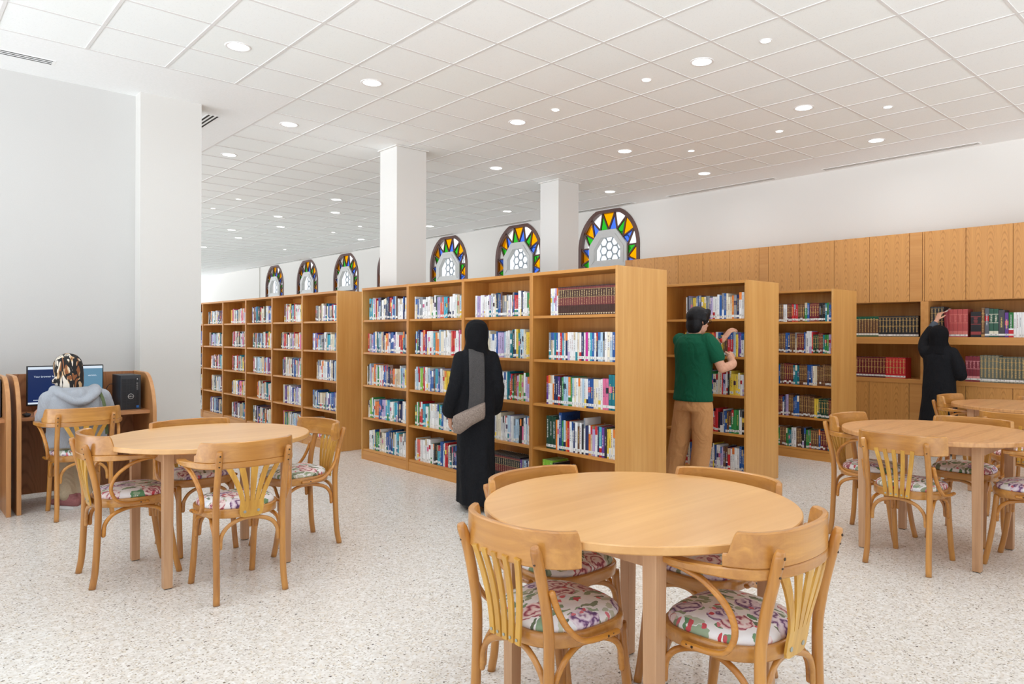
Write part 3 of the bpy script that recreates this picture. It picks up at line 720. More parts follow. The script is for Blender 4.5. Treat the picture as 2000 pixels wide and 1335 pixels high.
def emit_book(b, mb, ox=0,oy=0,oz=0, label=True):
    t=MB(); rn=random.Random(b.seed*3+5); sg=segs_of(b)
    book_mesh(t,b.w,b.h,b.d,sg,lin((232,226,210),rn.randint(-8,4)))
    lum=sum(sg[0][2][:3])
    if b.style in ('plain',):
        tc=lin(rn.choice([(30,30,60),(60,40,90),(130,30,40),(40,40,40),(40,90,120)])) if lum>1.0 else lin(rn.choice([(236,234,228),(230,200,110),(220,224,230)]))
        if rn.random()<.85: lettering(t,b.w,b.h*rn.uniform(.30,.42),b.h*rn.uniform(.66,.92),tc,rn,rn.random()<.2)
    elif b.style=='ency': t.add([(-.0004,b.w*.3,.006),(-.0004,b.w*.7,.006),(-.0004,b.w*.7,.015),(-.0004,b.w*.3,.015)],[(3,2,1,0)],0,lin((214,200,176))); lettering(t,b.w,.082,.13,lin((196,160,110)),rn); lettering(t,b.w,.145,b.h-.035,lin((206,182,130)),rn,True)
    elif b.style in('gold','arch'): lettering(t,b.w,.06,b.h-.03,lin((206,170,104)),rn,True)
    elif b.style=='sets': lettering(t,b.w,b.h*.55,b.h*.78,b.acc,rn,True)
    if label and b.lab: spine_label(b,t)
    ca,sa=cos(b.tilt),sin(b.tilt)
    for f,mi,c in zip(t.f,t.m,t.c): 
        mb.f.append([i+len(mb.v) for i in f]); mb.m.append(mi); mb.c.append(c); mb.sm.append(False)
    mb.v+=[(x+ox, y*ca+z*sa+oy, -y*sa+z*ca+oz) for x,y,z in t.v]
def spine_label(b,t):
    rn=random.Random(b.seed+9); z0=b.lab; z1=z0+(.013 if b.style=='ency' else .021); w=b.w; c=lin((240,240,236),-rn.randint(0,14))
    e=.0006; ch=min(.0035,w*.2)
    t.add([(ch,-e,z0),(-e,ch,z0),(-e,w-ch,z0),(ch,w+e,z0),(ch,-e,z1),(-e,ch,z1),(-e,w-ch,z1),(ch,w+e,z1)],[(4,5,1,0),(5,6,2,1),(6,7,3,2),(0,1,2,3),(7,6,5,4)],0,c)
    if rn.random()<.8:
        for q in range(2): 
            zz=z0+.006+q*.008; t.add([(-e*1.6,w*.28,zz),(-e*1.6,w*.72,zz),(-e*1.6,w*.72,zz+.003),(-e*1.6,w*.28,zz+.003)],[(3,2,1,0)],0,lin((70,70,74)))
SN=['bottom','fourth','third','second','top']
def shelf_run(x,y0,y1,z,row,wts,shelf,gap,rn,reserve=None):
    """books pushed to the low-y end, filling up to y1-gap"""
    names=list(wts); ws=[wts[n] for n in names]
    y=y0+.004; lst=[]; hbase=rn.uniform(.195,.225); run=0; c=None
    while True:
        if run<=0:
            c=rn.choices(names,ws)[0]; run=rn.choice([1,1,1,1,2,2,3]); w0=rn.uniform(.011,.029); h0=hbase+rn.uniform(-.02,.022); st='gold' if c in('maroon','brown','dark green') and row=='D' else 'plain'
            if st=='gold': run+=2
        run-=1
        w=w0
        if y+w>y1-gap: break
        b=add_book(x+.035+rn.uniform(0,.008),y,z,w,h0,rn.uniform(.14,.18),st,c,rn.randint(-14,10),shelf,0,rn.choice([.008,.012,.014,.016,.022]) if rn.random()<.86 else None)
        lst.append(b); y+=w+.0008
    number(lst)
def number(lst):
    for i,b in enumerate(sorted(lst,key=lambda b:-b.y)): b.idx=i+1; b.n=len(lst)
for (x,y,wd,phrase,key) in racks:
    row=key[0]; k=int(key[1])
    for si,z in enumerate(SHZ):
        rn=random.Random(hash((ord(row),k,si))&0xffff)
        y0,y1=y+.02,y+wd-.02
        shelf='%s shelf, %s'%(SN[si],phrase)
        gap={'A':rn.uniform(.07,.14) if k in(0,1) else rn.uniform(.02,.09),'B':rn.uniform(.10,.30),'C':rn.uniform(.16,.26),'D':rn.uniform(.0,.06)}[row]
        if key=='A0' and si==4:
            yy=y0+.004; lst=[]
            for q in range(25): lst.append(add_book(x+.035,yy,z,.0242,.222,.17,'ency','brown',-42,shelf,0,None)); lst[-1].cls='ency'; yy+=.0250
            for c in ('white','lilac','white','pale blue','white'): lst.append(add_book(x+.035,yy,z,.016,.215,.16,'plain',c,0,shelf,0,.014)); yy+=.017
            number(lst); continue
        if key=='A1' and si==0:
            yy=y0+.004; lst=[]
            for c in ('blue','white','navy','pale blue','grey','purple'): lst.append(add_book(x+.035,yy,z,.024,.21,.16,'plain',c,0,shelf,0,.014)); yy+=.025
            for q in range(18): lst.append(add_book(x+.035,yy,z,.0242,.222,.17,'ency','black',0,shelf,0,None)); lst[-1].cls='ency'; yy+=.0250
            number(lst); continue
        if key=='A0' and si==0:
            yy=y1-.11; lst=[]
            for q in range(4): lst.append(add_book(x+.035,yy-q*.029,z,.028,.25,.18,'plain','lime green',0,shelf,0,.014)); 
            for c,w_,h_ in (('black',.03,.235),('white',.022,.205),('navy',.018,.215),('white',.02,.2)): lst.append(add_book(x+.035,yy-.118,z,w_,h_,.17,'plain',c,0,shelf,0,.014)); yy-=w_+.002
            number(lst); continue
        if key=='A0':
            SEQ={1:'dark green:.034:.26,dark green:.034:.26,dark green:.030:.255,orange:.016:.235,white:.014:.235,OFF:.030:.295,green:.016:.235,pale blue:.022:.24,orange:.016:.235,red:.020:.235,white:.022:.235,white:.016:.235,navy:.014:.225,white:.026:.235,brown:.018:.205,white:.020:.235,black:.018:.225,white:.016:.275,navy:.030:.22,orange:.018:.225,beige:.016:.22,lilac:.024:.20,white:.022:.225,navy:.014:.225,turquoise:.024:.225,purple:.024:.222,black:.022:.222,yellow:.016:.215,yellow:.018:.218,cream:.018:.22,white:.022:.218,magenta:.020:.21',
              2:'purple:.018:.225,white:.022:.23,white:.020:.228,orange:.014:.23,navy:.020:.225,navy:.018:.225,purple:.018:.222,black:.020:.22,green:.014:.22,pale blue:.024:.225,pale blue:.022:.225,orange:.022:.225,green:.014:.225,pale blue:.018:.22,cream:.018:.22,white:.020:.22,cream:.018:.22,white:.018:.22,pale blue:.018:.22,white:.018:.22,white:.016:.22,blue:.024:.222,blue:.024:.222,cream:.020:.222,cream:.022:.222,white:.020:.22,white:.018:.225,pink:.026:.23,pink:.024:.23,teal:.030:.26,teal:.026:.26,brown:.024:.225',
              3:'grey:.022:.215,beige:.016:.215,white:.014:.215,teal:.018:.213,blue:.016:.213,white:.018:.213,red:.020:.212,turquoise:.016:.212,white:.016:.212,navy:.018:.212,white:.020:.218,white:.016:.218,white:.018:.218,white:.016:.218,white:.018:.218,cream:.016:.215,white:.018:.215,navy:.022:.215,white:.014:.215,magenta:.022:.218,white:.016:.215,turquoise:.018:.215,blue:.018:.213,white:.016:.213,navy:.014:.213,pale blue:.022:.218,pale blue:.020:.218,grey:.014:.215,white:.022:.22,cream:.022:.22,pale blue:.020:.218,blue:.024:.218,orange:.022:.205'}[si].split(',')
            yy=y0+.004; lst=[]; tot=sum(float(e.split(':')[1])+.0012 for e in SEQ); f=(y1-y0-.004-(.150,.125,.125)[3-si])/tot
            for e in SEQ[::-1]:
                c,w_,h_=e.split(':'); w_=float(w_)*f; off=c=='OFF'
                bk=add_book(x+.035,yy,z,w_,float(h_),.21 if off else rn.uniform(.15,.18),'title' if off else 'plain','navy' if off else c,rn.randint(-8,6),shelf,0,.014 if rn.random()<.9 else None)
                lst.append(bk); yy+=w_+.0012*f
            number(lst); continue
        shelf_run(x,y0,y1,z,row,WTS[row],shelf,gap,rn)
def niche_run(yhi,z,seq,shelf,x=CX0+.05):
    y=yhi; lst=[]
    for (n,w,h,st,c,tone,acc,lab) in seq:
        if st is None: y-=w; continue          # the gap of the book being pulled out
        for q in range(n):
            y-=w+.0015; lst.append(add_book(x,y,z,w,h,.19,st,c,tone,shelf,0,lab,acc=acc and lin(acc)))
            lst[-1].cls=(st,c,tone,w)
    number(lst)
niche_run(4.62,1.352,[(22,.0355,.265,'arch','brown',-6,None,None),(12,.039,.265,'gold','black',4,(196,176,120),.012)],'upper left wall niche')
niche_run(4.62,.826,[(14,.030,.25,'gold','brown',-34,(90,80,60),.014),(12,.037,.262,'gold','maroon',-8,(40,34,30),.018),(6,.039,.262,'gold','red',6,(200,120,90),.014)],'lower left wall niche')
niche_run(3.185,1.352,[(4,.036,.37,'gold','black',16,(190,180,150),None),(1,.046,0,None,None,0,None,None),(4,.052,.335,'sets','dusty red',6,(210,120,110),.012)],'upper right wall niche')
niche_run(2.745,1.352,[(1,.11,.30,'sets','black',-6,(150,60,60),None),(1,.036,.35,'gold','brown',0,(180,140,80),None),(1,.042,.34,'plain','grey',-40,None,.02),(2,.046,.33,'sets','dark green',22,(226,222,200),.02),(1,.062,.315,'plain','black',36,None,.02),(1,.036,.285,'plain','purple',0,None,.02),(1,.048,.285,'plain','green',-30,None,.02),(5,.025,.285,'plain','white',0,None,.012),(9,.056,.29,'sets','brown',-52,(196,176,160),.03)],'upper right wall niche, right part')
niche_run(2.80,.826,[(4,.037,.30,'sets','maroon',26,(230,160,160),.02),(5,.037,.315,'gold','grey-green',0,(190,190,176),.02),(10,.036,.30,'gold','grey-green',-14,(170,170,156),.018),(1,.06,.30,'gold','grey-green',-10,(170,170,156),.02),(8,.057,.315,'sets','brown',44,(190,120,84),None)],'lower right wall niche')

# project the spines and keep the 300 that show largest as things of their own
C_,S_=cos(YAW),sin(YAW)
def proj(x,y,z):
    X=x*C_-y*S_; Y=x*S_+y*C_
    return (CX+F*X/Y, V0+F*(CAMH-z)/Y)
def hidden(b):
    u,v=proj(b.x,b.y+b.w/2,b.z+b.h*.5)
    if u<390 or u>2000: return 1
    r=b.shelf
    if r.endswith('nearest bookcase') and v>918: return .6
    if 885<u<978 and 625<v<985 and 3.8<b.x<4.2: return 1
    if b.x>5 and u<1299: return 1
    if 5.5<b.x<6 and (1325<u<1395 and v>605 or u<1325 and v>760): return 1
    if 7<b.x<8 and u<1522: return 1
    if b.x>9 and (u<1679): return 1
    if b.x>9 and 1815<u<1872 and v>640: return 1
    if b.x<4.2 and b.y>7.5 and v>822 and u<607: return 1
    if v>1335: return 1
    return 0
for b in BOOKS:
    u0,v0_=proj(b.x,b.y,b.z); u1,_=proj(b.x,b.y+b.w,b.z); _,v1=proj(b.x,b.y,b.z+b.h)
    b.area=abs(u1-u0)*abs(v0_-v1)*(1-hidden(b))
order=sorted(BOOKS,key=lambda b:-b.area)
single=set(id(b) for b in order[:299])
ORD=lambda n:'%d%s'%(n,'th' if 10<n%100<14 else {1:'st',2:'nd',3:'rd'}.get(n%10,'th'))
rest=MB()
for b in BOOKS:
    if id(b) in single:
        m=MB(); emit_book(b,m,label=False)
        o=m.build('book',M['book'],None,(b.x,b.y,b.z)); 
        kind={'ency':'encyclopaedia volume','gold':'gilt-banded hardback book','arch':'arch-patterned hardback book','sets':'hardback book'}.get(b.style,('slim ' if b.w<.017 else ('thick ' if b.w>.029 else ''))+'book')
        cn=b.c
        if b.style=='ency': cn='dark brown'
        tag(o,'%s %s, %s from left, %s'%(cn,kind,ORD(b.idx),b.shelf),'book','books, '+b.shelf)
        if b.style=='title':
            TITLE=(o,b)
        if b.lab:
            t=MB(); spine_label(b,t); l=t.build('spine_label',M['book'],o); l['label']='white shelf-mark sticker'
    else: emit_book(b,rest,b.x,b.y,b.z)
r=rest.build('books',M['book']); tag(r,'remaining small books filling the shelves of the farther bookcases and wall niches','books',None,'stuff')

# ------------------------------------------------------------------ round tables
TZ=.762
def make_table(top):
    root=empty('round_table',(0,0,0)); R=.565
    n=96; rings=[]
    for q,z in ((R-.004,TZ-.028),(R,TZ-.024),(R,TZ-.004),(R-.003,TZ-.0005),(R-.006,TZ)):
        rings.append([(q*cos(2*pi*k/n),q*sin(2*pi*k/n),z) for k in range(n)])
    MB().loft(rings,smooth=False).build('tabletop',M[top],root)
    for sx in(-1,1):
        for sy in(-1,1):
            m=MB(); a,b=sx*.327,sy*.327; t=.0265; t2=.022
            m.loft([[(a+t_*i,b+t_*j,z) for i,j in((-1,-1),(1,-1),(1,1),(-1,1))] for z,t_ in ((.004,t2),(TZ-.0285,t))],smooth=False)
            l=bevel(m.build('leg',M['tleg'],root),.002)
            MB().box(a-.018,a+.018,b-.018,b+.018,0,.005).build('foot_pad',M['black_pl'],l)
    for k in range(4):
        m=MB(); m.box(-.30,.30,.315,.337,TZ-.095,TZ-.0285)
        o=m.build('apron',M['tleg'],root); o.rotation_euler=(0,0,k*pi/2)
    return root
TT=[('round beech reading table at left, in front of the computer desks',(1.47,4.50),'ttop'),('large round beech reading table in the front centre, nearest the camera',(2.045,1.67),'ttop'),
    ('round oak-grained reading table at right, in front of the wall cabinets',(5.01,1.64),'ttop_oak'),('farthest round table at the right edge, beside the woman in black',(7.41,1.71),'ttop_oak')]
for lab,(x,y),tp in TT:
    o=make_table(tp); o.location=(x,y,0); tag(o,lab,'table','round reading tables')

# ------------------------------------------------------------------ bentwood chairs (origin at seat centre on the floor, facing +y)
def U_curve(pts,n=7): return spline(pts+[( -x,y,z) for x,y,z in pts[::-1][1:]],n)
def seat_outline(s,n=40,z=0):
    o=[]
    for k in range(n):
        a=2*pi*k/n; c,d=cos(a),sin(a)
        wx=.195+.018*d; e=.72
        o.append((math.copysign(abs(c)**e,c)*wx*s, (math.copysign(abs(d)**e,d)*.192)*s+.0, z))
    return o
def strip(mb, path, zlo, zhi, th, mat=0):
    """upright band: plan path (x,y), per-point z limits, thickness th"""
    n=len(path); R=[]
    for i in range(n):
        a=Vector(path[max(i-1,0)]); b=Vector(path[min(i+1,n-1)]); t=(b-a).to_2d().normalized(); nrm=Vector((-t.y,t.x))
        p=Vector(path[i]).to_2d(); o=p+nrm*th/2; q=p-nrm*th/2; c=.004
        R.append([(o.x,o.y,zlo[i]+c),(o.x,o.y,zhi[i]-c),((o.x*.8+q.x*.2),(o.y*.8+q.y*.2),zhi[i]),((o.x*.2+q.x*.8),(o.y*.2+q.y*.8),zhi[i]),(q.x,q.y,zhi[i]-c),(q.x,q.y,zlo[i]+c),((o.x*.2+q.x*.8),(o.y*.2+q.y*.8),zlo[i]),((o.x*.8+q.x*.2),(o.y*.8+q.y*.2),zlo[i])])
    return mb.loft(R,smooth=False,mat=mat)
def make_chair(kind):
    root=empty('bentwood_armchair' if kind=='arm' else 'bentwood_chair',(0,0,0))
    SZ=.462
    MB().loft([seat_outline(1.0,z=SZ-.044),seat_outline(1.012,z=SZ-.04),seat_outline(1.012,z=SZ-.005),seat_outline(1.0,z=SZ),seat_outline(.95,z=SZ)],smooth=True).build('seat_frame',M['bent_h'],root)
    MB().loft([seat_outline(s,z=z) for s,z in ((.93,SZ-.002),(.945,SZ+.008),(.93,SZ+.020),(.86,SZ+.031),(.7,SZ+.040),(.45,SZ+.046),(.15,SZ+.048))]).build('seat_cushion',M['floral'],root)
    for s in(-1,1):
        m=MB(); P=spline([(s*.178,-.222,0),(s*.172,-.205,.12),(s*.172,-.193,.42),(s*.174,-.205,.55),(s*.174,-.234,.68),(s*.178,-.258,.775 if kind=='arm' else .755)],5)
        m.sweep(P,[.0165]*(len(P)-2)+[.016,.012],[.0175]*(len(P)-2)+[.017,.012],seg=12,ref=(0,1,0))
        for z,y in ((.755,-.267),(.728,-.260),(.700,-.2535)) if kind=='arm' else ((.732,-.262),(.704,-.255)):
            m.disc((s*.177,y-.001,z),.0045,(0,-1,.2),depth=.003,mat=1)
        m.build('rear_leg',[M['bent'],M['screw']],root)
        m=MB(); P=spline([(s*.166,.215,0),(s*.163,.193,.10),(s*.160,.165,.28),(s*.158,.150,.425)],5)
        m.sweep(P,.0165,seg=12,ref=(0,1,0)); m.build('front_leg',M['bent'],root)
    # four hoops under the seat
    def hoop(a,b,top=.408):
        a=Vector(a); b=Vector(b); mid=(a+b)/2; d=b-a
        inn=(Vector((0,0,0))-Vector((mid.x,mid.y,0)))
        inn=inn.normalized()*.012 if inn.length>0 else inn
        P=[a,a+d*.02+Vector((0,0,.06)),a+d*.13+Vector((0,0,.105)),Vector((a.x+d.x*.32,a.y+d.y*.32,top-.006))+inn,Vector((mid.x,mid.y,top))+inn*1.3,Vector((a.x+d.x*.68,a.y+d.y*.68,top-.006))+inn,b-d*.13+Vector((0,0,.105)),b-d*.02+Vector((0,0,.06)),b]
        return MB().sweep(spline(P,4),.0095,.011,seg=8,round_ends=True)
    z=.275
    hoop((-.150,-.190,z),(.150,-.190,z)).build('hoop',M['bent_h'],root)
    hoop((-.138,.170,z),(.138,.170,z)).build('hoop',M['bent_h'],root)
    for s in(-1,1): hoop((s*.170,-.168,z),(s*.162,.148,z)).build('hoop',M['bent_y'],root)
    if kind=='arm':
        ctl=[(-.256,.085,0),(-.264,.03,0),(-.264,-.03,0),(-.256,-.085,0),(-.236,-.145,0),(-.195,-.202,0),(-.11,-.240,0),(0,-.252,0)]
        P=U_curve(ctl,5); n=len(P)
        # arm band: flat and broad at the front, upright at the back
        m=MB(); A=[];B=[]
        for p in P:
            f=min(1,max(0,(p.y+.14)/.14)); A.append(.011+.011*f); B.append(.016-.005*f)
        P2=[Vector((p.x,p.y,.700)) for p in P]
        m.sweep(P2,A,B,rect=True); m.build('arm_rail',M['bent_h'],root)
        ctl=[(-.246,-.118,0),(-.234,-.148,0),(-.195,-.202,0),(-.11,-.240,0),(0,-.252,0)]
        P=U_curve(ctl,9); n=len(P); zh=[]
        for i in range(n):
            t=min(i,n-1-i)/(n-1)*2
            zh.append(.752 if t<.10 else (.752+.066*(.5-.5*cos(pi*min(1,(t-.10)/.20)))))
        m=MB(); strip(m,P,[.716]*n,zh,.021); m.build('crest_rail',M['bent_h'],root)
        for s in(-1,1):
            P=spline([(s*.257,.055,.686),(s*.257,.01,.682),(s*.250,-.06,.658),(s*.238,-.125,.600),(s*.225,-.145,.53),(s*.216,-.115,.465),(s*.214,-.055,.442),(s*.218,.035,.440)],6)
            m=MB(); m.sweep(P,.0095,.012,seg=10,ref=(s,0,0),round_ends=True)
            for yy in (.0,.02): m.disc((s*.2265,yy,.442),.004,(s,0,0),mat=1)
            m.build('arm_brace',[M['bent_y'],M['screw']],root)
        # fan splat
        m=MB(); yb=lambda x,z:-.2085-.050*((z-.44)/.26)+x*x*1.1*((z-.44)/.26)+(0 if z>.46 else 0)
        def plate(poly,th=.0085):
            m.add([(x,yb(x,z)-th/2,z) for x,z in poly]+[(x,yb(x,z)+th/2,z) for x,z in poly],[tuple(range(len(poly)))[::-1],tuple(range(len(poly),2*len(poly)))]+[(i,(i+1)%len(poly),len(poly)+(i+1)%len(poly),len(poly)+i) for i in range(len(poly))])
        base=[(-.035,.418),(.035,.418),(.052,.424),(.060,.438),(.062,.47),(.060,.505),(-.060,.505),(-.062,.47),(-.060,.438),(-.052,.424)]
        plate(base)
        fing=[(-.049,.022,-.128,.030),(-.0245,.0215,-.066,.030),(0,.0215,0,.036),(.0245,.0215,.066,.030),(.049,.022,.128,.030)]
        for xb,wb,xt,wt in fing:
            for q in range(8):
                def at_(t): 
                    z=.503+t*.19; e=t**1.5*.75+t*.25
                    return xb+(xt-xb)*e, (wb+(wt-wb)*t)/2, z
                x0,w0,z0=at_(q/8); x1,w1,z1=at_((q+1)/8)
                plate([(x0-w0,z0),(x0+w0,z0),(x1+w1,z1),(x1-w1,z1)])
        sp=m.build('fan_splat',M['splat'],root)
        for s in(-1,1): MB().disc((s*.035,-.2135,.448),.0075,(0,-1,0),depth=.003,seg=14).build('screw',M['screw_s'],sp)
    else:
        ctl=[(-.243,-.135,0),(-.228,-.168,0),(-.188,-.206,0),(-.11,-.240,0),(0,-.252,0)]
        P=U_curve(ctl,8); n=len(P); zh=[]; zl=[]
        for i in range(n):
            t=min(i,n-1-i)/(n-1)*2
            zh.append(.755+.040*min(1,t/.08)); zl.append(.684)
        m=MB(); strip(m,P,zl,zh,.021); m.build('crest_rail',M['bent_h'],root)
        for k in range(5):
            q=k-2; m=MB(); pts=[]
            for t in (0,.2,.4,.6,.8,1):
                zz=.425+t*.28; pts.append((q*(.030+.021*t**1.3), -.2175-.018*t-.030*t*t+(q*q*.0016*t)+.004*sin(pi*t), zz))
            m.sweep(spline(pts,2),.0115,.005,rect=True,ref=(0,1,0))
            m.disc((q*.030,-.2235,.440),.005,(0,-1,0),depth=.002,mat=1)
            m.build('slat',[M['splat'],M['screw_s']],root)
        for s in(-1,1):
            P=spline([(s*.196,-.205,.615),(s*.200,-.185,.56),(s*.206,-.150,.50),(s*.214,-.095,.452),(s*.219,-.02,.440),(s*.221,.055,.440)],6)
            m=MB(); m.sweep(P,.0095,.012,seg=10,ref=(s,0,0),round_ends=True)
            for yy in (.005,.028): m.disc((s*.2295,yy,.441),.004,(s,0,0),mat=1)
            m.build('side_brace',[M['bent_y'],M['screw']],root)
    return root
# (kind, rear leg line position, centre, facing, label). Facing angle: 0 = +y, -90 = +x, 90 = -x, 180 = -y
CH=[('arm',(1.43,3.96),0,'wooden armchair with yellow fan splat, back to camera, front right of the left table'),
    ('arm',(1.065,4.60),-90,'wooden armchair seen side-on at the left side of the left table'),
    ('side',(1.995,4.50),92,'wooden slat-back chair right of the left table, beside the far left bookcases'),
    ('side',(1.52,4.89),180,'wooden chair mostly hidden behind the left table, floral seat showing beneath'),
    ('arm',(1.13,6.395),0,'wooden armchair the person at the computer sits on'),
    ('side',(1.65,1.70),-90,'wooden slat-back chair at the front left of the centre table'),
    ('arm',(2.005,1.25),0,'wooden armchair with yellow fan splat at front right of the centre table'),
    ('side',(2.02,2.05),181,'wooden chair behind the centre table at left, in front of the walking person'),
    ('side',(2.42,1.64),90,'wooden chair behind the centre table at right, below the man in green'),
    ('side',(4.60,1.65),-90,'wooden slat-back chair at front left of the right table, back to camera'),
    ('arm',(5.01,2.04),180,'wooden armchair at the left side of the right table, beside the farthest bookcase'),
    ('side',(5.44,1.60),90,'wooden chair behind the right table, only its crest rail and floral seat showing'),
    ('arm',(5.05,1.12),0,'wooden chair cut by the right picture edge, floral seat beside table leg'),
    ('arm',(7.36,2.12),178,'farthest wooden armchair with fan splat, just right of the woman in black'),
    ('side',(6.42,1.50),-90,'wooden slat-back chair at the right edge, between the right table and the farthest one'),
    ('side',(7.86,1.66),90,'wooden chair at the right edge behind the farthest table')]
cp={}
for kind,(x,y),deg,lab in CH:
    o=make_chair(kind) if kind not in cp else copy_tree(cp[kind]); cp.setdefault(kind,o)
    o.location=(x,y,0); o.rotation_euler=(0,0,radians(deg)); tag(o,lab,'chair','bentwood chairs around the library tables')

# ------------------------------------------------------------------ computer desks
def make_carrel():
    """x 0..W, front at y=0, back at y=.64"""
    root=empty('computer_desk',(0,0,0)); W=.955; D=.64; ZT=1.035
    for x0 in(0,W-.03):
        pts=[(0.0,0.0),(D,0.0),(D,ZT)]
        for k in range(13):
            a=pi/2*k/12; pts.append((.30-.30*sin(a),ZT-.36+.36*cos(a)))
        m=MB(); m.prism(pts,'x',x0,x0+.03,mat=0); o=m.build('side_panel',[M['carrel_edge']],root); bevel(o,.004,2,60)
    MB().box(.03,W-.03,D-.025,D,.04,ZT-.004).build('back_panel',M['carrel'],root)
    bevel(MB().box(.03,W-.03,.09,D-.025,.695,.722).build('desktop',M['carrel_top'],root),.002)
    return root
c0=make_carrel(); c0.location=(.765,6.58,0); tag(c0,'oak computer desk with rounded side panels where the person in grey sits','desk','computer desks')
c1=copy_tree(c0); c1.location=(-.225,6.56,0); tag(c1,'oak computer desk cut by the left picture edge','desk','computer desks')

def text_mesh(s,size,name,m,parent,loc,rot,ext=.0006,align='LEFT'):
    c=bpy.data.curves.new(name,'FONT'); c.body=s; c.size=size; c.extrude=ext; c.align_x=align
    t=bpy.data.objects.new(name,c); COL.objects.link(t); bpy.context.view_layer.update()
    me=bpy.data.meshes.new_from_object(t.evaluated_get(bpy.context.evaluated_depsgraph_get()))
    bpy.data.objects.remove(t); me.materials.clear(); me.materials.append(m)
    o=bpy.data.objects.new(name,me); COL.objects.link(o); o.parent=parent; o.location=loc; o.rotation_euler=rot
    return o
M['scr']=emit('screen_navy',srgb(8,36,86),1.0); M['scr_glare']=emit('teal_glare',srgb(90,134,160),1.0); M['scr_w']=emit('screen_white',srgb(216,228,240),1.0)
if 'TITLE' in globals():
    o,b=TITLE
    M['ttl']=plain('white_title_ink',srgb(236,238,240),.6); M['ttl2']=plain('dark_title_ink',srgb(24,44,84),.6)
    text_mesh('OFFICE INTERIORS',.021,'spine_title',M['ttl'],o,(-.001,b.w/2+.0075,b.h-.02),Matrix(((0,0,-1),(0,-1,0),(-1,0,0))).to_euler())
    text_mesh('OFFICE',.036,'cover_title',M['ttl2'],o,(.035,-.001,b.h-.048),(pi/2,0,0))
def make_monitor(x0,x1,z0,z1,loc,screen=True):
    root=empty('monitor',loc); W=x1-x0; Hh=z1-z0
    bevel(MB().box(-W/2,W/2,0,.035,z0,z1).build('housing',M['black_pl'],root),.004)
    s=MB(); s.box(-W/2+.008,W/2-.008,-.0015,.0005,z0+.014,z1-.009); s.build('screen',M['scr'],root)
    s=MB(); s.box(-W/2+.008,W/2-.008,-.0022,-.0014,z1-.030,z1-.009); s.box(-W/2+.008,W/2-.008,-.0022,-.0014,z0+.014,z0+.028); s.build('browser_bar',M['scr_w'],root)
    s=MB(); s.box(W/2-.150,W/2-.008,-.0020,-.0013,z0+.028,z1-.030); s.build('glare_patch',M['scr_glare'],root)  # paler right side of the screen: glare put into the emission colour
    MB().box(-.025,.025,.03,.06,.735,z0+.06).box(-.11,.11,-.05,.11,.7225,.735).build('stand',M['black_pl'],root)
    return root,W
mon,W=make_monitor(.885,1.425,.775,1.10,(1.155,7.06,0)); tag(mon,'wide computer monitor with a dark blue screen behind the person in grey','monitor')
ft=text_mesh('Your browser ha',.0205,'screen_text',M['scr_w'],mon,(-W/2+.047,-.0030,1.005),(pi/2,0,0))
text_mesh('version.',.0205,'screen_text',M['scr_w'],mon,(W/2-.115,-.0030,1.005),(pi/2,0,0))
b=MB(); b.box(-.095,-.04,-.003,-.002,.985,.990); b.box(-W/2+.055,-W/2+.13,-.003,-.002,.818,.823); b.box(-W/2+.045,-W/2+.052,-.003,-.002,.817,.824); b.build('small_text',M['scr_w'],mon)
def make_tower():
    root=empty('computer_tower',(0,0,0)); w,h,d=.154,.292,.29
    bevel(MB().box(-w/2,w/2,.012,d,0,h).build('case',M['black_pl'],root),.003)
    m=MB(); m.box(-w/2,w/2,0,.012,0,h); bevel(m.build('front_bezel',M['dark_pl'],root),.003)
    m=MB()
    for k in range(15):
        for q in range(26):
            x=-w/2+.012+k*.0088; z=.012+q*.0098
            if z>h-.03 or (k>11 and z>.15): continue
            m.box(x-.0032,x+.0032,-.0012,.001,z-.0040,z+.0040)
    m.build('grille',M['grille'],root)
    m=MB(); m.box(.036,.062,-.002,.001,.16,h-.02); pn=m.build('port_panel',M['black_pl'],root)
    m=MB(); m.disc((.049,-.002,h-.034),.0045,(0,-1,0),depth=.001)
    for k in range(4): m.box(.043,.055,-.003,-.002,.170+k*.017,.174+k*.017)
    m.build('ports',M['pvc'],pn)
    # round badge with letters
    m=MB(); P=[(.0+.021*cos(2*pi*k/28),-.0025,.112+.021*sin(2*pi*k/28)) for k in range(28)]; m.sweep(P,.0016,closed=True,ref=(0,1,0),seg=6)
    bd=m.build('badge_ring',M['pvc'],root)
    text_mesh('DELL',.0155,'badge_letters',M['pvc'],bd,(0,-.0028,.1065),(pi/2,0,0),align='CENTER')
    m=MB(); m.box(.042,.062,-.002,.0,.014,.034); m.build('blue_sticker',plain('blue_sticker',srgb(40,110,190),.4),root)
    return root
t0=make_tower(); t0.location=(1.575,6.80,.722); tag(t0,'black computer tower standing on the desk right of the monitor','computer tower')
t1=copy_tree(t0); t1.location=(.615,6.80,.722); tag(t1,'black computer tower cut by the left picture edge','computer tower')
m=MB(); m.sweep(spline([(1.50,7.02,.93),(1.46,7.03,.925),(1.435,7.05,.86),(1.43,7.06,.78),(1.40,7.08,.729)],6),.003,seg=6); tag(m.build('cable',M['black_pl']),'thin black cable looping behind the computer tower','cable')
kb=empty('keyboard',(1.10,6.80,.7222)); tag(kb,'black keyboard on the desk in front of the person in grey','keyboard')
bevel(MB().box(-.20,.20,-.06,.06,0,.014).build('base',M['black_pl'],kb),.003)
m=MB()
for r_ in range(5):
    for k in range(16): m.box(-.192+k*.0242,-.172+k*.0242,-.052+r_*.0215,-.034+r_*.0215,.0135,.019)
m.build('keys',M['dark_pl'],kb)
ms=empty('computer_mouse',(.845,6.74,.7222)); tag(ms,'black mouse on the desk left of the person in grey','mouse')
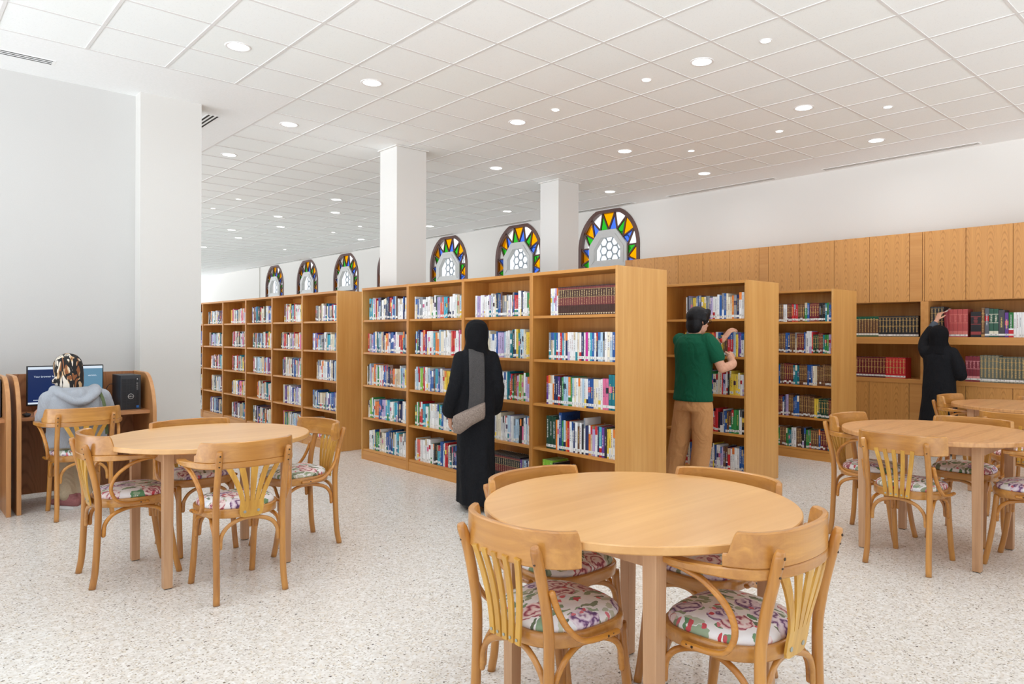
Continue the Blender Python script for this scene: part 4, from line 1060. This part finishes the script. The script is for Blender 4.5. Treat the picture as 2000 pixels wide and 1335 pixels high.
MB().sweep([(0,-.038,.012),(0,-.01,.016),(0,.02,.015),(0,.04,.011)],[.020,.028,.028,.022],[.011,.014,.013,.009],seg=14,round_ends=True).build('body',M['black_pl'],ms)
MB().box(-.002,.002,.012,.03,.0285,.0315).build('scroll_wheel',M['dark_pl'],ms)

# ------------------------------------------------------------------ people
def remesh(o, vox, smooth=3, mode=True):
    m=o.modifiers.new('skin','REMESH'); m.mode='VOXEL'; m.voxel_size=vox; m.use_smooth_shade=True
    s=o.modifiers.new('smooth','SMOOTH'); s.factor=.5; s.iterations=smooth
    return o
def limb(mb,pts,r,n=5,seg=14,flat=1.0,ref=(0,0,1)):
    """tapered limb through joints pts with radii r"""
    P=spline(pts,n); R=[]
    for i in range(len(pts)-1):
        for k in range(n): R.append(r[i]+(r[i+1]-r[i])*k/n)
    R.append(r[-1])
    return mb.sweep(P,R,[x*flat for x in R],seg=seg,ref=ref,round_ends=True)
def torso(mb,rings,seg=32,folds=0,amp=0.0,ph=0.0):
    """rings: (z, cx, cy, rx, ry[, fold amp])"""
    RR=[]
    for r in rings:
        z,cx,cy,rx,ry=r[:5]; a_=r[5] if len(r)>5 else 0
        RR.append([(cx+rx*cos(2*pi*k/seg)*(1+a_*sin(folds*2*pi*k/seg+ph+z*2)),cy+ry*sin(2*pi*k/seg)*(1+a_*sin(folds*2*pi*k/seg+ph+z*2)),z) for k in range(seg)])
    return mb.loft(RR)
def hand(mb, wrist, fd, palm, thumb_dir, curl=.5, s=1.0, spread=1.0, pinch=False):
    """palm + four unequal fingers + thumb. fd = direction of the hand, palm = palm facing, thumb_dir = side the thumb is on"""
    w=Vector(wrist); f=Vector(fd).normalized(); p=Vector(palm); p=(p-f*p.dot(f)).normalized(); t=f.cross(p); 
    if t.dot(Vector(thumb_dir))<0: t=-t
    mb.sweep([w-f*.02*s,w+f*.015*s,w+f*.045*s,w+f*.082*s],[.024*s,.030*s,.038*s,.036*s],[.019*s,.016*s,.015*s,.011*s],seg=12,ref=p,round_ends=True)
    for off,ln,k in ((.028,.068,.9),(.0095,.077,1.0),(-.0095,.071,1.05),(-.027,.056,1.15)):
        b=w+f*.080*s+t*off*s; d=(f+t*off*4*spread).normalized(); pts=[b-d*.012*s,b]; a=curl*k*.55
        for seg_,fr in enumerate((.45,.32,.23)):
            a2=a*(1+seg_*.9); dd=(d*cos(a2)+p*sin(a2)).normalized(); pts.append(pts[-1]+dd*ln*fr*s)
        mb.sweep(pts,[.0088*s,.0090*s,.0084*s,.0078*s,.0066*s],seg=8,ref=p,round_ends=True)
    b=w+f*.022*s+t*.026*s; d=(f*.62+t*.62+p*.45).normalized(); d2=(f*.85+t*.1+p*.5).normalized()
    mb.sweep([b-d*.012*s,b+d*.004*s,b+d*.034*s,b+d*.034*s+d2*.028*s,b+d*.034*s+d2*.050*s],[.012*s,.0125*s,.0105*s,.0095*s,.0075*s],seg=8,ref=p,round_ends=True)
def head(mb, c, yaw=0.0, pitch=0.0, s=1.0, neck=None):
    """skull, jaw, nose, lips, ears; face towards +y turned by yaw (left +) and pitched forward"""
    t=MB()
    t.ball((0,-.008,.025),(.074*s,.094*s,.090*s),20,14)
    t.ball((0,.022,-.035),(.058*s,.066*s,.078*s),16,12)
    t.ball((0,.050,-.088),(.026*s,.022*s,.018*s))
    t.sweep([(0,.080*s,.018),(0,.090*s,-.004),(0,.099*s,-.024),(0,.088*s,-.032)],[.008*s,.009*s,.013*s,.010*s],seg=8,round_ends=True)
    t.sweep([(-.020,.078,-.060),(0,.084,-.058),(.020,.078,-.060)],[.004,.006,.004],seg=8,round_ends=True)
    t.sweep([(-.018,.076,-.068),(0,.081,-.069),(.018,.076,-.068)],[.004,.006,.004],seg=8,round_ends=True)
    for q in(-1,1):
        t.sweep([(q*.076,-.012,.024),(q*.082,-.020,.008),(q*.080,-.014,-.016),(q*.075,-.006,-.028)],[.008,.012,.010,.006],[.004,.006,.005,.004],seg=8,ref=(q,0,0),round_ends=True)
        t.sweep([(q*.012,.080,.030),(q*.030,.079,.034),(q*.048,.068,.028)],[.005,.006,.004],seg=6,round_ends=True)
    Rm=Matrix.Translation(Vector(c))@Matrix.Rotation(yaw,4,'Z')@Matrix.Rotation(-pitch,4,'X')
    t.v=[tuple(Rm@Vector(v)) for v in t.v]
    o=len(mb.v); mb.v+=t.v; mb.f+=[[i+o for i in f] for f in t.f]; mb.m+=t.m; mb.c+=t.c; mb.sm+=t.sm
    return Rm
def eyes(Rm,parent):
    for q in(-1,1):
        m=MB(); c=Rm@Vector((q*.030,.074,.012)); m.ball(tuple(c),.0115,10,7); e=m.build('eye',M['eye'],parent)
        m=MB(); m.ball(tuple(Rm@Vector((q*.030,.083,.012))),.0052,8,6); m.build('iris',M['hair'],e)
def shell(name,mat_,parent,build,vox=.008,sm=4):
    m=MB(); build(m); o=m.build(name,mat_,parent); remesh(o,vox,sm); return o
def sneaker(mb,x,y,ang=0,z=0,L_=.27,mat=0):
    t=MB(); 
    t.sweep([(0,-.09,.045),(0,-.04,.05),(0,.05,.042),(0,.13,.032),(0,.155,.028)],[.034,.040,.045,.042,.028],[.038,.045,.036,.026,.018],seg=14,round_ends=True)
    t.sweep([(0,-.045,.07),(0,-.05,.11)],[.036,.034],seg=12)
    ca,sa=cos(ang),sin(ang); t.v=[(px*ca-py*sa+x,px*sa+py*ca+y,pz+z) for px,py,pz in t.v]
    o=len(mb.v); mb.v+=t.v; mb.f+=[[i+o for i in f] for f in t.f]; mb.m+=[mat]*len(t.m); mb.c+=t.c; mb.sm+=t.sm

# ---- the man in green at the bookcase (faces +x of the room, so local +y)
def man():
    root=empty('person',(5.33,3.735,0),radians(-92),'man in dark green t-shirt and tan trousers reaching for books, red watch on wrist','person')
    SH=1.335
    Le=(-.165,.24,1.225); Lw=(.075,.345,1.335); Re=(.275,.03,1.080); Rw=(.205,.255,1.165)
    m=MB()
    Rm=head(m,(.02,.045,1.488),radians(-16),.12,.98)
    limb(m,[(0,-.005,1.33),(.012,.012,1.42)],[.054,.050])
    torso(m,[(.80,0,0,.15,.10),(1.0,0,0,.145,.095),(1.2,0,0,.165,.10),(1.33,0,-.005,.15,.085),(1.37,0,-.005,.08,.06)])
    limb(m,[(-.155,0,SH-.01),(-.185,.13,1.275),Le],[.050,.044,.038]); limb(m,[Le,((Le[0]+Lw[0])/2-.01,(Le[1]+Lw[1])/2,1.28),Lw],[.038,.035,.025])
    limb(m,[(.150,0,SH-.01),(.225,.01,1.20),Re],[.052,.047,.040]); limb(m,[Re,(.300,.15,1.115),Rw],[.040,.038,.027])
    hand(m,Lw,(.42,.42,.80),(.35,.85,-.45),(-.7,.2,.5),.95,1.08)
    hand(m,Rw,(-.25,.75,.30),(-.6,.1,-.25),(-.1,.2,1),1.35,1.0)
    for x,fx,fy in ((-.09,-.185,-.04),(.09,.045,.03)): limb(m,[(x,0,.80),((x+fx)/2,.02,.45),(fx,fy-.02,.09)],[.08,.055,.04])
    body=m.build('body',M['skin'],root); remesh(body,.0048,2); eyes(Rm,body)
    def shirt(m):
        torso(m,[(.785,-.005,0,.192,.138,.02),(.80,-.005,0,.194,.140,.02),(.88,-.005,0,.184,.130,.015),(1.0,-.002,0,.180,.122,.01),(1.12,0,0,.186,.120),(1.22,0,-.004,.196,.120),(1.30,0,-.008,.192,.108),(1.345,0,-.008,.150,.088),(1.372,0,-.005,.085,.066),(1.382,0,-.002,.070,.060)],folds=5)
        limb(m,[(-.150,0,SH-.015),(-.185,.085,1.290),(-.180,.165,1.258)],[.068,.066,.062]); limb(m,[(.145,0,SH-.015),(.195,.01,1.265),(.236,.018,1.180)],[.070,.070,.067])
    shell('tshirt',M['green_f'],root,shirt,.008,3)
    def pants(m):
        torso(m,[(.70,-.005,0,.185,.128),(.76,-.005,0,.184,.130),(.82,-.005,0,.172,.120),(.835,-.005,0,.168,.116)])
        limb(m,[(-.092,0,.74),(-.125,.0,.56),(-.150,-.01,.40),(-.180,-.03,.20),(-.188,-.05,.045)],[.100,.096,.090,.086,.090],seg=18)
        limb(m,[(.088,0,.74),(.078,.02,.56),(.062,.04,.40),(.040,.03,.20),(.040,.01,.045)],[.100,.096,.089,.084,.086],seg=18)
    shell('trousers',M['tan_f'],root,pants,.009,4)
    def hair(m):
        t=MB(); t.ball((0,-.018,.040),(.094,.108,.096),20,12); t.ball((0,-.048,-.028),(.084,.068,.098),16,10)
        t.ball((0,.006,.060),(.090,.086,.066),18,10)
        for k in range(9):
            a=radians(-80+20*k); t.sweep([(.06*sin(a),.03+.05*cos(a),.100),(.082*sin(a),.080*cos(a)+.004,.072),(.084*sin(a),.088*cos(a)+.002,.044)],[.022,.015,.007],seg=8,round_ends=True)
        for q in(-1,1): t.sweep([(q*.082,-.005,.06),(q*.086,-.004,.01),(q*.083,.0,-.025)],[.024,.022,.010],seg=8,round_ends=True)
        t.v=[tuple(Rm@Vector(v)) for v in t.v]; m.v+=t.v; m.f+=[list(f) for f in t.f]; m.m+=t.m; m.c+=t.c; m.sm+=t.sm
    shell('hair',M['hair'],root,hair,.006,2)
    g=MB()
    for q in(-1,1):
        P=[tuple(Rm@Vector((q*.031+.023*cos(2*pi*k/20),.098-.004*abs(cos(2*pi*k/20)),.012+.018*sin(2*pi*k/20)))) for k in range(20)]; g.sweep(P,.0016,closed=True,seg=6,ref=(0,.3,1))
        g.sweep([tuple(Rm@Vector(p)) for p in ((q*.054,.096,.018),(q*.078,.04,.020),(q*.082,-.02,.014))],.0016,seg=6)
    g.sweep([tuple(Rm@Vector(p)) for p in ((-.009,.099,.016),(.009,.099,.016))],.0016,seg=6)
    g.build('glasses',M['black_pl'],root)
    wd=(Vector(Lw)-Vector(Le)).normalized(); c=Vector(Lw)-wd*.022; a=wd.orthogonal().normalized(); b_=wd.cross(a)
    P=[c+a*.029*cos(2*pi*k/20)+b_*.029*sin(2*pi*k/20) for k in range(20)]
    wt=MB().sweep(P,.003,.012,closed=True,seg=8,ref=wd).build('watch_strap',M['watch'],root)
    fdir=(Vector((-.2,-.75,.55))-wd*Vector((-.2,-.75,.55)).dot(wd)).normalized()
    MB().disc(c+fdir*.029,.018,fdir,depth=.009,seg=16).build('watch_face',M['watch_f'],wt)
    for fx,fy,a in ((-.188,-.03,.2),(.040,.03,-.1)):
        m=MB(); sneaker(m,fx,fy,a); s=m.build('shoe',M['shoe_w'],root); remesh(s,.006,1)
man()

# ---- the walking person in black with bag (walks towards +y)
def walker():
    root=empty('person',(3.46,4.47,0),radians(-24),'person in black abaya and headscarf walking away with taupe bag, middle row of bookcases behind','person')
    m=MB(); Rm=head(m,(0,.035,1.372),.1,.05,.98)
    limb(m,[(0,0,1.22),(0,.01,1.31)],[.050,.048]); torso(m,[(.7,0,0,.14,.1),(1.0,0,0,.13,.09),(1.2,0,0,.15,.085),(1.26,0,0,.07,.05)])
    Lh=(-.185,.09,.72); Rh=(.170,.12,.73)
    limb(m,[(-.125,0,1.19),(-.165,-.02,.96),Lh],[.045,.038,.024]); limb(m,[(.125,0,1.19),(.160,-.02,.96),Rh],[.045,.038,.024])
    hand(m,Lh,(-.02,.15,-1),(1,.1,0),(0,1,0),.9,.95); hand(m,Rh,(0,.25,-1),(-1,.1,0),(0,1,0),.6,.95)
    limb(m,[(-.07,0,.75),(-.07,.04,.42),(-.07,.09,.09)],[.075,.05,.035]); limb(m,[(.07,0,.75),(.07,.0,.42),(.07,-.09,.10)],[.075,.05,.035])
    b=m.build('body',M['skin'],root); remesh(b,.005,2); eyes(Rm,b)
    def dress(m):
        torso(m,[(.055,0,-.01,.150,.205,.05),(.15,0,-.01,.148,.192,.05),(.40,0,0,.148,.165,.035),(.65,0,0,.148,.142,.02),(.82,0,0,.150,.132),(1.0,0,0,.148,.120),(1.12,0,0,.150,.115),(1.20,0,0,.148,.100),(1.25,0,0,.100,.078),(1.27,0,0,.07,.06)],seg=48,folds=9)
        limb(m,[(-.125,0,1.18),(-.165,-.02,.97),(-.185,.075,.775)],[.060,.064,.074],seg=18); limb(m,[(.125,0,1.18),(.160,-.02,.97),(.168,.10,.785)],[.060,.064,.074],seg=18)
    shell('abaya',M['black_f'],root,dress,.009,4)
    def scarf(m):
        torso(m,[(1.165,0,.005,.140,.108,.04),(1.20,0,.0,.125,.100,.03),(1.25,0,.0,.098,.092),(1.30,0,-.012,.088,.092),(1.36,0,-.010,.094,.098),(1.41,0,-.008,.092,.100),(1.45,0,-.008,.078,.088),(1.475,0,-.008,.052,.06),(1.486,0,-.008,.02,.025)],seg=32,folds=7)
    shell('headscarf',M['black_s'],root,scarf,.007,4)
    m=MB(); P=spline([(-.02,-.075,1.245),(-.03,-.135,1.18),(-.03,-.146,1.05),(-.03,-.150,.92),(-.04,-.158,.80),(-.06,-.172,.76)],6)
    m.sweep(P,.062,.007,ref=(0,1,0),rect=False,seg=14); bg=m.build('back_shawl',M['shawl'],root)
    # bag hanging at the left hip
    root2=empty('shoulder_bag',(3.46,4.47,0),radians(-24),'taupe fabric shoulder bag hanging at the hip of the walking person in black','bag')
    m=MB(); R=[]
    for q,zz in ((0,.665),(.4,.675),(1,.70),(1.1,.745),(1,.785),(.8,.80)):
        R.append([(-.100+(.125 if abs(q)>0 else .08)*(.9+.1*q)*cos(2*pi*k/24), -.190+.045*max(q,.15)*sin(2*pi*k/24), zz+.05*cos(2*pi*k/24)) for k in range(24)])
    m.loft(R); m.build('body',M['bag'],root2)
    for fx,fy in ((-.07,.03),(.07,-.13)):
        m=MB(); sneaker(m,fx,fy,0,.0); s=m.build('shoe',M['shoe_k'],root); remesh(s,.006,1)
walker()

# ---- the woman in black at the wall cabinet
def reader():
    root=empty('person',(9.03,2.93,0),radians(-96),'woman in black abaya and headscarf reaching up to the wall cabinet niche','person')
    m=MB(); Rm=head(m,(.0,.04,1.375),0.15,-.15,.97)
    limb(m,[(0,0,1.22),(0,.015,1.31)],[.050,.048]); torso(m,[(.7,0,0,.14,.1),(1.0,0,0,.13,.09),(1.2,0,0,.15,.085),(1.26,0,0,.07,.05)])
    Ls=(-.145,0,1.19); Le=(-.205,.125,1.335); Lw=(-.150,.275,1.555)
    limb(m,[Ls,(-.195,.06,1.26),Le],[.048,.043,.036]); limb(m,[Le,(-.18,.20,1.45),Lw],[.036,.032,.023])
    hand(m,Lw,(.15,.42,.9),(.3,.8,-.3),(1,0,.2),.8,.97)
    Re=(.215,.02,.93); Rw=(.12,.19,.99)
    limb(m,[(.145,0,1.19),(.20,0,1.06),Re],[.048,.042,.036]); limb(m,[Re,(.18,.12,.95),Rw],[.036,.032,.024]); hand(m,Rw,(-.4,.8,.2),(-.3,0,-.9),(-1,0,0),.7,.95)
    limb(m,[(-.08,0,.75),(-.085,.02,.42),(-.085,0,.09)],[.075,.05,.035]); limb(m,[(.08,0,.75),(.085,.02,.42),(.085,0,.09)],[.075,.05,.035])
    b=m.build('body',M['skin'],root); remesh(b,.005,2); eyes(Rm,b)
    def dress(m):
        torso(m,[(.05,-.02,0,.235,.20,.04),(.15,-.018,0,.228,.19,.04),(.40,-.01,0,.205,.165,.03),(.65,0,0,.185,.148,.02),(.82,0,0,.176,.142),(1.0,0,0,.168,.126),(1.12,0,0,.178,.122),(1.20,0,0,.172,.105),(1.25,0,0,.115,.080),(1.27,0,0,.07,.06)],seg=48,folds=8)
        limb(m,[(-.140,0,1.17),(-.188,.05,1.235),(-.206,.115,1.325),(-.182,.195,1.435)],[.078,.072,.066,.056],seg=18); limb(m,[(.140,0,1.17),(.205,0,1.04),(.222,.02,.92),(.17,.13,.965)],[.070,.070,.070,.060],seg=18)
    shell('abaya',M['black_f'],root,dress,.009,4)
    m=MB(); m.sweep([(-.184,.19,1.425),(-.172,.222,1.475),(-.160,.252,1.52)],[.050,.045,.041],seg=16,ref=(1,0,0)); m.build('denim_cuff',M['denim'],root)
    def scarf(m):
        torso(m,[(1.15,0,.0,.165,.120,.05),(1.20,0,.0,.145,.112,.04),(1.25,0,.0,.108,.100),(1.30,0,-.010,.094,.098),(1.36,0,-.012,.100,.104),(1.41,0,-.012,.100,.106),(1.45,0,-.010,.085,.092),(1.48,0,-.010,.056,.062),(1.492,0,-.010,.02,.025)],seg=32,folds=6)
    shell('headscarf',M['black_s'],root,scarf,.007,4)
    for fx in (-.10,.09):
        m=MB(); sneaker(m,fx,-.02,0); s=m.build('shoe',M['shoe_k'],root); remesh(s,.006,1)
    # the book she pulls out
    bk=MB(); book_mesh(bk,.034,.31,.18,[(0,.31,lin((150,60,66)))],lin((226,220,206)))
    o=bk.build('book',M['book']); o.location=(9.475,2.972,1.353); o.rotation_euler=(0,radians(-14),0); tag(o,'tilted dark red book in the raised hand of the woman in black','book')
reader()

# ---- the seated person at the computer
def seated():
    root=empty('person',(1.115,6.40,0),radians(1),'person in grey hooded top and animal print headscarf sitting at the computer','person')
    hy=.13
    m=MB(); Rm=head(m,(-.030,.145,1.075),.05,.35,.98)
    limb(m,[(0,.06,.90),(0,.10,1.0)],[.052,.050])
    torso(m,[(.50,0,.0,.165,.13),(.62,0,.0,.150,.115),(.76,0,.02,.155,.105),(.88,0,.04,.165,.095),(.93,0,.05,.08,.06)])
    Lw=(-.17,.34,.765); Rw=(.225,.35,.775)
    limb(m,[(-.15,.05,.86),(-.178,.06,.745),(-.188,.12,.715)],[.05,.045,.040]); limb(m,[(-.188,.12,.715),(-.20,.24,.745),Lw],[.04,.036,.026])
    limb(m,[(.15,.05,.86),(.20,.08,.76),(.226,.14,.73)],[.05,.045,.040]); limb(m,[(.226,.14,.73),(.25,.26,.755),Rw],[.04,.036,.026])
    hand(m,Lw,(.15,1,-.1),(0,0,-1),(1,0,0),.4,.95); hand(m,Rw,(-.05,1,-.1),(0,0,-1),(-1,0,0),.4,.95)
    for q,fx in ((-1,-.02),(1,.09)): limb(m,[(q*.09,.02,.545),(q*.085,.28,.54),(q*.08+fx*.2,.37,.47),(fx,.30,.25),(fx,.20,.085)],[.085,.07,.062,.05,.038])
    b=m.build('body',M['skin'],root); remesh(b,.005,2); eyes(Rm,b)
    def hoodie(m):
        torso(m,[(.515,0,-.01,.200,.150,.02),(.60,0,-.015,.196,.148,.025),(.70,0,-.01,.192,.140,.02),(.80,0,.0,.190,.132,.01),(.88,0,.015,.192,.118),(.925,0,.03,.160,.098),(.955,0,.05,.09,.075)],seg=36,folds=6)
        limb(m,[(-.165,.03,.865),(-.178,.04,.78),(-.190,.09,.715),(-.180,.20,.738),(-.165,.31,.763)],[.074,.068,.062,.052,.040],seg=18)
        limb(m,[(.165,.03,.865),(.200,.06,.79),(.228,.12,.730),(.230,.23,.755),(.225,.32,.773)],[.074,.068,.062,.052,.040],seg=18)
        m.sweep(spline([(-.13,.06,.945),(-.11,-.055,.915),(-.05,-.115,.868),(.0,-.13,.85),(.05,-.115,.868),(.11,-.055,.915),(.13,.06,.945)],5),.042,.030,seg=12,round_ends=True)
        m.ball((0,-.045,.895),(.10,.07,.055))
    shell('hooded_top',M['grey_f'],root,hoodie,.008,3)
    def pants(m):
        torso(m,[(.497,0,.02,.185,.150),(.53,0,.02,.19,.155),(.60,0,.01,.17,.135)])
        for q,fx in ((-1,-.02),(1,.09)): limb(m,[(q*.09,.03,.56),(q*.088,.26,.56),(q*.075+fx*.2,.36,.49),(fx,.30,.28),(fx,.21,.115)],[.075,.074,.078,.072,.064],seg=16)
    shell('trousers',M['beige_f'],root,pants,.009,3)
    def scarf(m):
        t=MB(); t.ball((0,-.010,.030),(.098,.112,.104),24,14)
        t.sweep([(0,-.01,.04),(0,-.022,-.04),(0,-.012,-.115)],[.098,.096,.092],[.106,.100,.090],seg=24,ref=(0,1,0),round_ends=True)
        t.sweep(spline([(-.06,-.05,-.10),(-.085,-.03,-.085),(-.100,.0,-.08)],4),[.03,.028,.025,.024,.024,.023,.022,.020,.018],seg=10,round_ends=True)
        t.v=[tuple(Rm@Vector(v)) for v in t.v]; m.v+=t.v; m.f+=[list(f) for f in t.f]; m.m+=t.m; m.c+=t.c; m.sm+=t.sm
    shell('headscarf',M['scarf'],root,scarf,.007,3)
    m=MB(); m.sweep(spline([(.120,.10,.945),(.135,.0,.935),(.150,-.085,.88),(.160,-.125,.80),(.165,-.145,.70),(.17,-.15,.60)],6),.011,.003,rect=True,ref=(0,1,0)); m.build('strap',M['strap'],root)
    for fx,fy,a in ((-.02,.215,.5),(.09,.22,-.9)):
        m=MB(); sneaker(m,fx,fy,a,.008); s=m.build('shoe',M['shoe_p'],root); remesh(s,.005,1)
        m=MB(); t=MB(); t.sweep([(0,-.105,.012),(0,-.04,.012),(0,.05,.012),(0,.13,.012),(0,.165,.014)],[.034,.042,.048,.046,.028],[.012]*5,rect=True)
        ca,sa=cos(a),sin(a); m.add([(px*ca-py*sa+fx,px*sa+py*ca+fy,pz) for px,py,pz in t.v],t.f); m.build('sole',M['shoe_w'],s)
seated()
